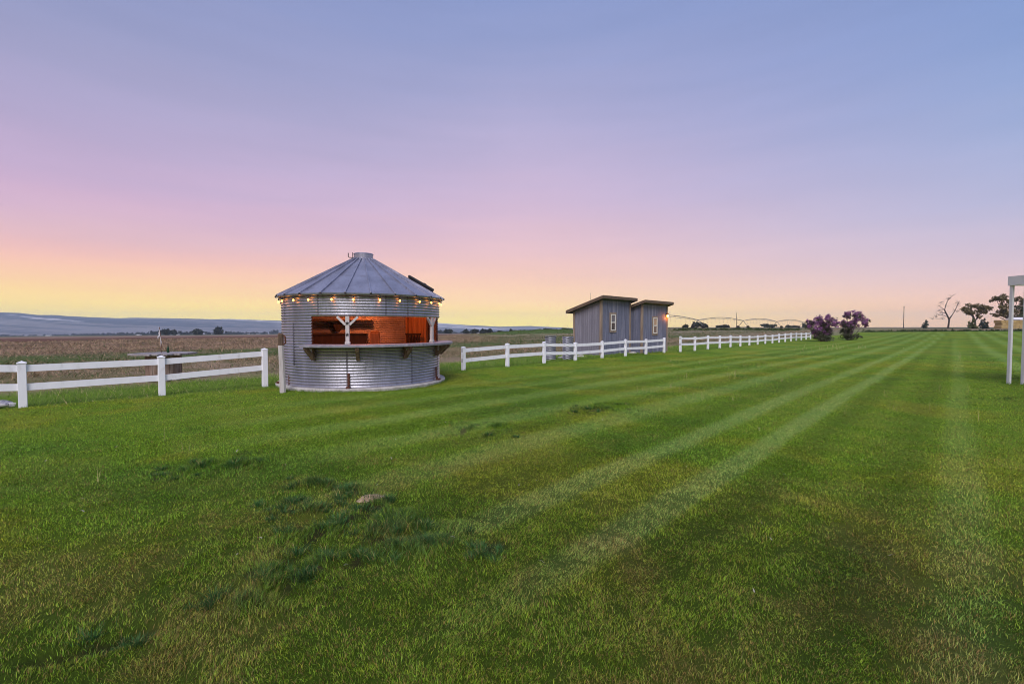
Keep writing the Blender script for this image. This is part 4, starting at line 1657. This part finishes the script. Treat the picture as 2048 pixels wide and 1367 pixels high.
# grey patterned sack at the left edge of the lawn
g = G(3, 815)
m = MB()
nu, nv = 26, 16
P = []
for j in range(nv):
    v = j / (nv - 1)
    for i in range(nu):
        u = 2 * math.pi * i / nu
        x = -.26 + .48 * v
        prof = math.sin(math.pi * min(1, v * .93 + .07)) ** .5
        rr_ = prof * (1 + .16 * math.sin(3 * u + 7 * v) + .10 * math.sin(11 * v + 5 * u))
        P.append(g + Vector((x, .13 * rr_ * math.cos(u), .065 + .075 * rr_ * math.sin(u) - .0 * v)))
m.grid(P, nu, nv, True)
sack_m = mottled("patterned_sack", [(0.35, (.05, .05, .12)), (0.45, (.32, .31, .37)), (0.6, (.62, .60, .62)), (.75, (.30, .28, .34))], 13, (1, 1.5, 2), .8, bmp=.8, bd=.02)
sk_ = empty("sack", g, "crumpled grey and white sack lying on the lawn below the fence", "sack")
m.build("bag", sack_m, sk_, True)
m = MB()
for k in range(5):
    m.tube([g + Vector((.19, -.05 + .02 * k, .11 - .006 * k)), g + Vector((.235 + .006 * k, -.06 + .02 * k, .095)), g + Vector((.25, -.07 + .02 * k, .03))], [.008, .010, .004], 5)
m.build("tie", M["white_rag"], sk_)

# clump of dry soil on the lawn (mole hill)
g = G(746, 1000)
g.z = hz(g)
m = MB()
nu, nv = 30, 9
P = []
for j in range(nv):
    t = j / (nv - 1)
    for i in range(nu):
        a = 2 * math.pi * i / nu
        n_ = .75 + .5 * float(vnoise(np.array([3 + 2.2 * math.cos(a) + t]), np.array([4 + 2.2 * math.sin(a) - t]), 7)[0])
        hx, hy = g.x + .135 * n_ * t * math.cos(a), g.y + .085 * n_ * t * math.sin(a)
        P.append((hx, hy, hz((hx, hy)) - .004 + .02 * (1 - t ** 2.2) * (0.35 + .9 * n_ * (.6 + .8 * float(vnoise(np.array([9 * t + 5 * math.cos(a)]), np.array([5 * math.sin(a)]), 5)[0])))))
m.grid(P, nu, nv, True)
o = m.build("soil_mound", M["soil"], None, False, fix=False)
tag(o, "small pale heap of bare soil in the lawn beside dark tufts", "soil heap")

# ---------------------------------------------------------------- gazebo at the right edge
gz = empty("gazebo", (14.0, 12.77, 0), "pale grey metal gazebo with paired corner posts at the edge of the lawn", "gazebo")
for cx, cy in ((GX0, GY1), (GX1, GY1), (GX0, GY0), (GX1, GY0)):
    sx, sy = (1 if cx == GX0 else -1), (1 if cy == GY0 else -1)
    zb = hz((cx, cy))
    for dx, dy in ((0, 0), (.40 * sx, 0)):
        m = MB()
        m.box((cx + dx, cy + dy, (zb - .1 + GH - .26) / 2), (.056, .09, GH - .26 - zb + .1), None, .008)
        m.build("post", M["gazebo"], gz)
for a, b_ in (((GX0 - .059, GY1), (GX1 + .06, GY1)), ((GX0 - .059, GY0), (GX1 + .06, GY0))):
    m = MB()
    m.beam((a[0], a[1], GH - .13), (b_[0], b_[1], GH - .13), .12, .26)
    m.build("beam", M["gazebo"], gz)
for x in (GX0, GX1):
    m = MB()
    m.beam((x, GY0 + .061, GH - .13), (x, GY1 - .061, GH - .13), .118, .255)
    m.build("beam", M["gazebo"], gz)
m = MB()
apex = Vector(((GX0 + GX1) / 2, (GY0 + GY1) / 2, GH + 1.0))
e = -.28
cs = [Vector((GX0 - e, GY0 - e, GH + .05)), Vector((GX1 + e, GY0 - e, GH + .05)), Vector((GX1 + e, GY1 + e, GH + .05)), Vector((GX0 - e, GY1 + e, GH + .05))]
m.add(cs + [c - Vector((0, 0, .045)) for c in cs] + [apex, apex - Vector((0, 0, .05))],
      [(0, 1, 8), (1, 2, 8), (2, 3, 8), (3, 0, 8), (5, 4, 9), (6, 5, 9), (7, 6, 9), (4, 7, 9), (0, 4, 5, 1), (1, 5, 6, 2), (2, 6, 7, 3), (3, 7, 4, 0)])
m.build("roof", M["gazebo_roof"], gz)


# ---------------------------------------------------------------- plants
def leaf_cloud(centres, n, size, cols, seed, flat=0.0):
    """centres: (x,y,z,rx,ry,rz); leaf quads in the outer part of each clump"""
    g = np.random.default_rng(seed)
    sub_ = []
    for c in centres:
        sub_.append((c[0], c[1], c[2], c[3] * .62, c[4] * .62, c[5] * .62))
        for _ in range(9):
            v = g.normal(size=3)
            v = v / np.linalg.norm(v) * (.65 + .4 * g.random())
            f_ = .22 + .22 * g.random()
            sub_.append((c[0] + v[0] * c[3], c[1] + v[1] * c[4], c[2] + v[2] * c[5], c[3] * f_, c[4] * f_, c[5] * f_ * 1.1))
    centres = sub_
    vol = np.array([c[3] * c[5] for c in centres])
    k = g.choice(len(centres), n, p=vol / vol.sum())
    C = np.array(centres)[k]
    d = g.normal(size=(n, 3))
    d /= np.linalg.norm(d, axis=1)[:, None]
    rad = g.random(n) ** .45
    sub = 1 + .25 * np.sin(d[:, 0] * 5 + k) * np.sin(d[:, 2] * 6 + 2 * k)
    P = C[:, :3] + d * C[:, 3:6] * (rad * sub)[:, None]
    a = g.normal(size=(n, 3))
    a /= np.linalg.norm(a, axis=1)[:, None]
    b = np.cross(a, g.normal(size=(n, 3)))
    b /= np.linalg.norm(b, axis=1)[:, None]
    s = size * (.6 + .8 * g.random(n))
    a, b = a * s[:, None], b * (s * .62)[:, None]
    V = np.stack([P - a, P - b * .9 + a * .1, P + a, P + b * .9 + a * .1], 1).reshape(-1, 3)
    Q = np.arange(n * 4).reshape(n, 4)
    w = g.random(n)[:, None]
    col = np.array(cols[0]) * (1 - w) + np.array(cols[1]) * w
    col = col * (.65 + .7 * g.random(n))[:, None]
    return V, Q, np.repeat(col, 4, 0)


def limb(mb, a, b, r0, r1, bend, rs, n=5):
    a, b = Vector(a), Vector(b)
    d = b - a
    off = Vector((rs.uniform(-1, 1), rs.uniform(-1, 1), rs.uniform(-.3, .6))) * d.length * bend
    pts, rad = [], []
    for i in range(n):
        t = i / (n - 1)
        pts.append(a + d * t + off * math.sin(math.pi * t))
        rad.append(r0 + (r1 - r0) * t)
    mb.tube(pts, rad, 6)


def lilac(base, label, clumps, seed):
    t = empty("lilac_bush", base, label, "lilac", "purple lilacs at the fence end")
    rs = random.Random(seed)
    m = MB()
    cs = []
    for (x, z, rx, rz) in clumps:
        y = rs.uniform(-.8, .8)
        cs.append((base.x + x, base.y + y, base.z + z, rx, rx * 1.05, rz))
        st0 = base + Vector((rs.uniform(-.16, .16), rs.uniform(-.16, .16), -.05))
        limb(m, st0, Vector((base.x + x, base.y + y, base.z + z)), rs.uniform(.035, .06), .012, .12, rs)
    m.build("trunk", M["lilac_bark"], t)
    low = [c for c in cs if c[2] - base.z < 1.75]
    low += [(base.x + rs.uniform(-.5, .5), base.y + rs.uniform(-.4, .4), base.z + .35, .5, .5, .35) for _ in range(4)]
    V, Q, C = leaf_cloud(cs + low + low, 3400, .075, ((.05, .06, .035), (.13, .13, .08)), seed)
    np_mesh("foliage", V, Q, C, M["leaf"], t)
    up = [c for c in cs if c[2] - base.z > .95]
    V, Q, C = leaf_cloud([(c[0], c[1], c[2] + .05, c[3] * 1.05, c[4] * 1.05, c[5] * 1.08) for c in up], 3600, .075, ((.16, .05, .17), (.44, .20, .42)), seed + 1)
    np_mesh("blossom", V, Q, C, M["leaf"], t)


def on(px, Y):
    x = ray(px, 654).x * Y
    return Vector((x, Y, hz((x, Y))))


lilac(on(1645, 47), "rounder purple lilac bush with a pale bare stem at the fence end",
      [(-.9, 1.0, .5, .5), (-1.0, 1.7, .5, .45), (-.3, 1.9, .6, .55), (.35, 2.15, .55, .45), (.2, 1.3, .7, .6), (.9, 1.0, .55, .55), (1.25, 1.75, .45, .4), (.7, .55, .5, .4), (-.2, 2.35, .3, .25), (-.5, .75, .4, .35)], 3)
lilac(on(1700, 51), "taller open purple lilac bush standing beyond the rounder one",
      [(-.2, 2.75, .45, .35), (.5, 2.85, .45, .35), (1.1, 2.55, .5, .45), (1.3, 1.9, .4, .45), (-.5, 1.6, .45, .4), (.2, 1.5, .55, .45), (-.95, 1.9, .4, .4), (.75, 1.75, .4, .4), (0, .85, .4, .45), (-.35, .95, .35, .35), (.4, 2.2, .4, .35), (.35, 1.0, .3, .3), (-.75, 2.85, .3, .22)], 5)


def tree(name, label, px, Y, clumps, cols, n, size, seed, trunk=(0, 0, .25), cat="tree", group=None, forks=True, mat=None):
    """clumps in photo pixels relative to the base: (dx, up, rx, ry)"""
    base = on(px, Y)
    k = Y / F
    rs = random.Random(seed)
    t = empty(name, base, label, cat, group)
    cs = []
    m = MB()
    tk = base + Vector((trunk[0] * k, 0, trunk[1] * k))
    if trunk[1] > 0: limb(m, base - Vector((0, 0, .3)), tk, trunk[2], trunk[2] * .7, .04, rs, 6)
    else: limb(m, base - Vector((0, 0, .3)), base + Vector((0, 0, max(c[1] for c in clumps) * k * .7)), trunk[2], trunk[2] * .3, .03, rs, 4)
    for dx, up, rx, ry in clumps:
        y = rs.uniform(-1, 1) * rx * k * .7
        c = (base.x + dx * k, base.y + y, base.z + up * k, rx * k, rx * k, ry * k)
        cs.append(c)
        if forks and trunk[1] > 0: limb(m, tk, Vector(c[:3]), trunk[2] * .5, trunk[2] * .12, .10, rs)
    m.build("trunk", mat or M["bark"], t)
    V, Q, C = leaf_cloud(cs, n, size, cols, seed)
    np_mesh("crown", V, Q, C, M["leaf"], t)
    return t


OL = ((.11, .095, .05), (.25, .20, .10))
GRp = "trees at the far end of the lawn"
tree("elm_tree", "olive brown twin crowned tree rising behind the pair of spruces", 1950, 150, [(-12, 38, 11, 6), (-4, 45, 11, 6), (-17, 32, 7, 4), (-2, 33, 8, 6), (16, 41, 11, 6), (22, 36, 9, 6), (10, 36, 7, 5), (6, 24, 5, 5)],
     OL, 2600, .26, 31, (0, 16, .32), group=GRp)
tree("elm_tree", "tallest spreading olive tree crossed by the gazebo post", 2020, 152, [(-34, 60, 11, 6), (-24, 56, 9, 6), (-10, 62, 9, 6), (-3, 55, 7, 5), (-22, 36, 11, 8), (-12, 30, 10, 10), (2, 34, 8, 8), (10, 60, 8, 6), (24, 55, 10, 7), (-30, 27, 8, 4), (6, 20, 8, 7), (-14, 46, 8, 5)],
     OL, 3800, .26, 33, (-2, 14, .36), group=GRp)
tree("elm_tree", "dark green tree to the right of the gazebo post", 2052, 158, [(-8, 40, 9, 7), (0, 30, 12, 10), (-4, 52, 9, 6), (-12, 25, 7, 7), (6, 45, 10, 9)], ((.06, .075, .04), (.14, .15, .07)), 2200, .26, 35, (0, 12, .32), group=GRp)


GS = "spruces at the far end of the lawn"
tree("spruce_tree", "lone small blue green spruce left of the bare tree", 1852, 148, [(0, 4, 4.5, 3.5), (-2.5, 7, 3.5, 3), (2.5, 8, 3.5, 3), (-1.5, 11.5, 2.6, 2.5), (1, 13, 2.2, 2.5), (-.5, 16.5, 1.0, 2)],
     ((.05, .08, .07), (.14, .18, .16)), 600, .17, 41, (0, 0, .1), "spruce", GS, False)
tree("spruce_tree", "yellow green spruce on the left under the twin crowned tree", 1945, 147, [(-2, 3, 8, 3), (-5, 6, 5, 3), (3, 7, 5, 4), (-1, 11, 5, 4), (0, 15, 3.4, 3.4), (1, 19, 2.0, 3)],
     ((.06, .075, .035), (.20, .21, .09)), 900, .20, 42, (0, 0, .14), "spruce", GS, False)
tree("spruce_tree", "dark blue green spruce on the right under the twin crowned tree", 1967, 146, [(1, 3, 8, 3), (5, 6, 5, 3.4), (-3, 7, 5, 4), (2, 11, 5, 4), (-2, 14, 3.4, 3.4), (0, 18, 1.8, 3)],
     ((.03, .05, .05), (.09, .12, .11)), 900, .20, 43, (0, 0, .14), "spruce", GS, False)


def bare_tree():
    base = on(1896, 150)
    k = 150 / F
    t = empty("bare_tree", base, "leaning bare tree with few leaves on the horizon", "tree")
    m = MB()
    rs = random.Random(5)
    V = lambda x, z, y=0: base + Vector((x * k, y, z * k))
    def br(pts, r0, r1):
        n = len(pts)
        m.tube([V(p[0], p[1], (p[2] if len(p) > 2 else 0)) for p in pts], [r0 + (r1 - r0) * i / (n - 1) for i in range(n)], 6)
    br([(0, -2), (1, 8), (2, 18), (-2, 26), (-6, 33), (-8, 38)], .30, .17)
    br([(2, 18), (8, 28), (13, 36), (17, 46), (19, 50)], .14, .05)
    br([(-8, 37), (-6, 46), (-3, 54), (0, 60), (5, 64)], .13, .04)
    br([(-8, 37), (-14, 42), (-19, 45)], .10, .03)
    br([(-4, 30), (-10, 34, 1), (-16, 36, 1)], .10, .04)
    br([(1, 20), (-6, 22, -1), (-13, 26, -1), (-20, 27, -1)], .11, .04)
    br([(-13, 25, -1), (-22, 20, -1), (-31, 19, -1)], .06, .02)
    br([(3, 20), (8, 22, 1), (14, 28, 1), (17, 33, 1)], .08, .03)
    tips = [(19, 51), (17, 46), (0, 60), (5, 64), (-19, 45), (-16, 36), (-20, 27), (-31, 19), (17, 33), (-6, 46), (-14, 52), (13, 36), (-12, 26), (-24, 24)]
    for x, z in tips:
        for _ in range(7):
            a = V(x, z)
            b_ = a + Vector((rs.uniform(-1.1, 1.1), rs.uniform(-1, 1), rs.uniform(-.5, 1.1)))
            m.tube([a, (a + b_) / 2 + Vector((0, 0, .1)), b_], [.03, .022, .012], 4)
    m.build("trunk", M["bark"], t)
    cs = [(*V(x, z), .55, .55, .45) for x, z in ((19, 51), (-1, 60), (-16, 36), (-15, 31), (-14, 52), (-24, 24), (-10, 21))]
    P, Q, C = leaf_cloud(cs, 130, .15, ((.10, .11, .13), (.17, .18, .20)), 9)
    np_mesh("leaves", P, Q, C, M["leaf"], t)


bare_tree()

# far round trees: (px, depth, width px, height px, look)
FAR = [(437, 620, 20, 17, "rounded dark tree standing alone nearest the bin on the left plain"), (396, 660, 24, 11, "low spreading tree left of the rounded dark tree"),
       (392, 670, 9, 14, "pointed tree top rising behind the low spreading tree"), (332, 640, 14, 13, "dark tree right behind the rag stake on the left plain"),
       (348, 640, 8, 11, "narrow dark tree beside the clump behind the rag stake"), (897, 520, 17, 10, "broad dark tree nearest the right side of the bin"),
       (932, 540, 12, 8.5, "second dark tree to the right of the bin"), (949, 540, 14, 10, "round dark tree left of the long clump"),
       (966, 545, 12, 10, "left crown of the long dark clump before the bank"), (978, 545, 13, 11, "right crown of the long dark clump before the bank"),
       (999, 600, 9, 6, "small low tree past the long clump"), (1022, 560, 4, 9, "thin pole like poplar above the grassy bank"),
       (1082, 640, 9, 5, "faint small tree left of the taller one beside the shed"), (1090, 640, 9, 8, "faint taller tree above the bank beside the shed"),
       (1371, 300, 9, 7, "small round bush right of the narrower shed"), (1395, 330, 22, 14, "large dark tree under the first irrigation tower"),
       (1408, 330, 14, 10, "dark tree on the right of the large one under the tower"), (1440, 420, 13, 5, "low bush left of the pole"),
       (1451, 420, 13, 6.5, "low dark tree just left of the pole"), (1533, 420, 15, 8, "grey green tree between the third tower and the pole"),
       (1545, 420, 12, 7, "grey green tree touching the third tower"), (1577, 420, 10, 5, "low bush between the last two towers"), (1590, 420, 10, 4, "lowest bush beside the last tower"),
       (1608, 400, 5, 10, "ragged stump like tree beside the rounder lilac")]
for i, (px, Y, w, h, lab) in enumerate(FAR):
    rs = random.Random(100 + i)
    cl = []
    nn = max(3, int(w / 4))
    for k in range(nn):
        dx = (k - (nn - 1) / 2) / max(1, nn - 1) * w * .62
        hh_ = h * (.62 + rs.uniform(-.08, .12)) - abs(dx) / w * h * .35
        cl.append((dx, hh_, w / nn * .85, h * .30))
        cl.append((dx * .9, h * .33, w / nn * .9, h * .30))
    pal = ((.028, .036, .024), (.055, .066, .038)) if Y > 500 or px < 1500 else ((.05, .06, .04), (.09, .10, .06))
    tree("far_tree", lab, px, Y, cl, pal, 420, Y * .0022, 200 + i, (0, 0, .3 * Y / 500), group="scattered trees on the plain", forks=False)


def far_wood():
    """the low line of trees across the valley, one mass"""
    g = np.random.default_rng(3)
    cs = []
    for px in np.arange(-250, 1250, 3.0):
        Y = 1500 + 350 * math.sin(px * .013) + g.uniform(-120, 120)
        dens = vnoise(np.array([px / 40.0]), np.array([1.0]), 9)[0]
        near = 1.0 if 300 < px < 570 else .7
        if g.random() > .25 + .75 * dens: continue
        k = Y / F
        x = ray(px, 654).x * Y
        z = hz((x, Y))
        hgt = (3.5 + 7 * dens * g.random()) * near * (.8 if px < 200 else 1) * k
        cs.append((x, Y, z + hgt * .45, 4.2 * k, 5 * k, hgt * .55))
    V, Q, C = leaf_cloud(cs, 16000, 2.6, ((.03, .04, .03), (.06, .068, .045)), 77)
    o = np_mesh("far_woods", V, Q, C, M["leaf"])
    tag(o, "low dark line of trees along the foot of the far hills", "woods", kind="stuff")


far_wood()


# shrubby weeds on the bank and at the end of the lawn
def shrub_band():
    g = np.random.default_rng(13)
    cs = []
    for px in np.arange(1345, 1600, 2.2):
        Y = 112 + g.uniform(-5, 5)
        x = ray(px, 654).x * Y
        if g.random() < .75: cs.append((x, Y, hz((x, Y)) + .12, .5, .5, .28 + .25 * g.random()))
    for px in np.arange(985, 1140, 2.0):
        Y = 103 + g.uniform(-3, 3)
        x = ray(px, 654).x * Y
        if g.random() < .6: cs.append((x, Y, hz((x, Y)) + .05, .45, .45, .22 + .2 * g.random()))
    for px in np.arange(1730, 2060, 2.0):
        Y = 88 + g.uniform(-1.5, 3)
        x = ray(px, 654).x * Y
        if g.random() < .55: cs.append((x, Y, hz((x, Y)) + .05, .4, .4, .15 + .22 * g.random()))
    V, Q, C = leaf_cloud(cs, 12000, .13, ((.03, .055, .02), (.085, .12, .035)), 21)
    o = np_mesh("undergrowth", V, Q, C, M["leaf"])
    tag(o, "low dark green weeds along the bank and the end of the lawn", "weeds", kind="stuff")


shrub_band()

# ---------------------------------------------------------------- farm things far off
# irrigation pivot: four tower spans seen against the sky
pv = empty("irrigation_pivot", on(1396, 165), "long arched irrigation pivot on wheeled towers across the field", "irrigation pivot")
tw = []
for i in range(-1, 4):
    Y = 165 * (1 + .167 * i)
    U = 1.10
    X = U * Y - (U - .4086) * 165
    zt = H + (654 - np.interp(i, [-1, 0, 1, 2, 3], [634, 639.7, 641, 643, 643.6])) / F * Y
    tw.append(Vector((X, Y, zt)))
for a, b_ in zip(tw[:-1], tw[1:]):
    m = MB()
    d = (b_ - a)
    sd = d.cross(Vector((0, 0, 1))).normalized()
    rise = 1.15
    top = [a + d * t + Vector((0, 0, rise * math.sin(math.pi * t))) for t in np.linspace(0, 1, 13)]
    low1 = [p + sd * .45 - Vector((0, 0, .55 * math.sin(math.pi * t) ** .6)) for p, t in zip(top, np.linspace(0, 1, 13))]
    low2 = [p - sd * .45 - Vector((0, 0, .55 * math.sin(math.pi * t) ** .6)) for p, t in zip(top, np.linspace(0, 1, 13))]
    m.tube(top, .10, 6)
    m.tube(low1, .03, 4)
    m.tube(low2, .03, 4)
    for k in range(1, 12):
        m.tube([top[k], low1[k]], .025, 4)
        m.tube([top[k], low2[k]], .025, 4)
        m.tube([low1[k], low2[k]], .025, 4)
        m.ball(top[k], .17, 5, 4)
    span = m.build("span", M["steel"], pv)
    m = MB()
    for k in range(1, 12):
        p = low1[k]
        L_ = 1.3 + .15 * (k % 2)
        m.tube([p, p - Vector((0, 0, L_))], .018, 4)
        m.ball(p - Vector((0, 0, L_)), .09, 5, 4)
    m.build("drop_hose", M["steel"], span)
for p in tw:
    zb = hz(p)
    dr = (tw[1] - tw[0]).normalized()
    sd = dr.cross(Vector((0, 0, 1))).normalized()
    m = MB()
    f1 = Vector((p.x, p.y, zb + .7)) + sd * 2.0
    f2 = Vector((p.x, p.y, zb + .7)) - sd * 2.0
    for q_ in (dr * .3, -dr * .3):
        m.tube([p + q_, f1], .06, 5)
        m.tube([p + q_, f2], .06, 5)
    m.tube([f1, f2], .07, 5)
    m.ball(p, .22, 6, 5)
    to = m.build("tower", M["steel"], pv)
    for f_ in (f1, f2):
        m = MB()
        m.tube([f_ + Vector((0, 0, -.08)) - dr * .0 - Vector((dr.y, -dr.x, 0)) * .0 + sd.cross(Vector((0, 0, 1))) * .17, f_ + Vector((0, 0, -.08)) - sd.cross(Vector((0, 0, 1))) * .17], .62, 14)
        m.build("wheel", M["rubber"], to)


def pole(px, Y, top_y, label, arm=False, r=.13):
    b = on(px, Y)
    zt = PY(px, top_y, Y).z
    t = empty("utility_pole", b, label, "pole", "poles on the skyline")
    m = MB()
    m.tube([b - Vector((0, 0, .3)), Vector((b.x, b.y, zt))], [r, r * .75], 7)
    m.build("shaft", M["pole"], t)
    m = MB()
    m.box((b.x, b.y, zt - r * 1.6), (r * (8 if arm else 3.2), r * 1.4, r * 1.6), None, .01)
    m.build("crosspiece", M["pole"], t)


pole(1473, 210, 625.5, "thin dark pole standing among the irrigation spans")
pole(1807, 150, 613, "bare pole on the skyline left of the small spruce", r=.11)
pole(1181, 260, 586, "thin pole tip showing above the larger shed's low eave", r=.10)

# straw stack beyond the lawn
base = on(2025, 140)
k = 140 / F
hs = empty("straw_stack", base, "long tan straw stack under a pale cover beside the far trees", "straw stack")
m = MB()
for row in range(3):
    for j in range(9):
        m.box(base + Vector((-30 * k + (j + .5) * 7.2 * k + .25 * (row % 2), random.uniform(-.08, .08), .45 + row * .88)), (7.1 * k, 2.3, .86), None, .05)
m.build("bales", mottled("straw_bales", [(0.3, (.26, .18, .07)), (0.55, (.44, .32, .14)), (.8, (.58, .45, .22))], 1.5, (.6, 1, 5), .95, bmp=.5, bd=.05), hs)
m = MB()
m.prism([base + Vector((-7 * k, -1.3, 2.72)), base + Vector((-7 * k, -1.3, 2.80)), base + Vector((-7 * k, 0, 3.5)), base + Vector((-7 * k, 1.3, 2.80)), base + Vector((-7 * k, 1.3, 2.72))], (0, 0, 0), (44 * k, 0, 0))
m.build("cover", M["white_rag"], hs)

# far white farm buildings on the valley floor
for px, py, Y, w, h, lab in ((97, 664, 1150, 9, 1.8, "tiny white farm building far off at the left end of the plain"), (278, 667, 900, 6, 1.8, "tiny white farm building below the middle of the far hills"),
                             (355, 666.5, 760, 5, 2.2, "tiny white farm building beside the narrow dark tree"), (956, 660, 480, 4, 1.6, "tiny white farm building before the long dark clump")):
    b = on(px, Y)
    k = Y / F
    t = empty("farm_building", b, lab, "farm building", "white farm buildings far off")
    m = MB()
    m.box(b + Vector((0, 0, h * k * .35)), (w * k, 6, h * k * .75))
    m.build("wall", M["white_house"], t)
    m = MB()
    x0, x1 = b.x - w * k / 2 - .3, b.x + w * k / 2 + .3
    z0 = b.z + h * k * .726
    m.prism([Vector((x0, b.y - 3.4, z0)), Vector((x0, b.y, z0 + h * k * .35)), Vector((x0, b.y + 3.4, z0))], (0, 0, 0), (x1 - x0, 0, 0))
    m.build("roof", M["barn_roof"], t)

# ---------------------------------------------------------------- haze
def build_haze():
    m = MB()
    m.box((0, 0, 45), (13000, 13000, 310))
    mat = bpy.data.materials.new("haze")
    mat.use_nodes = True
    nt = mat.node_tree
    nt.nodes.clear()
    out = nt.nodes.new("ShaderNodeOutputMaterial")
    v = nt.nodes.new("ShaderNodeVolumePrincipled")
    v.inputs["Color"].default_value = (.60, .76, 1.0, 1)
    v.inputs["Density"].default_value = HAZE
    v.inputs["Anisotropy"].default_value = 0.0
    nt.links.new(v.outputs[0], out.inputs["Volume"])
    o = m.build("haze", mat)
    tag(o, "pale bluish evening haze over the plain", "haze", kind="stuff")


build_haze()
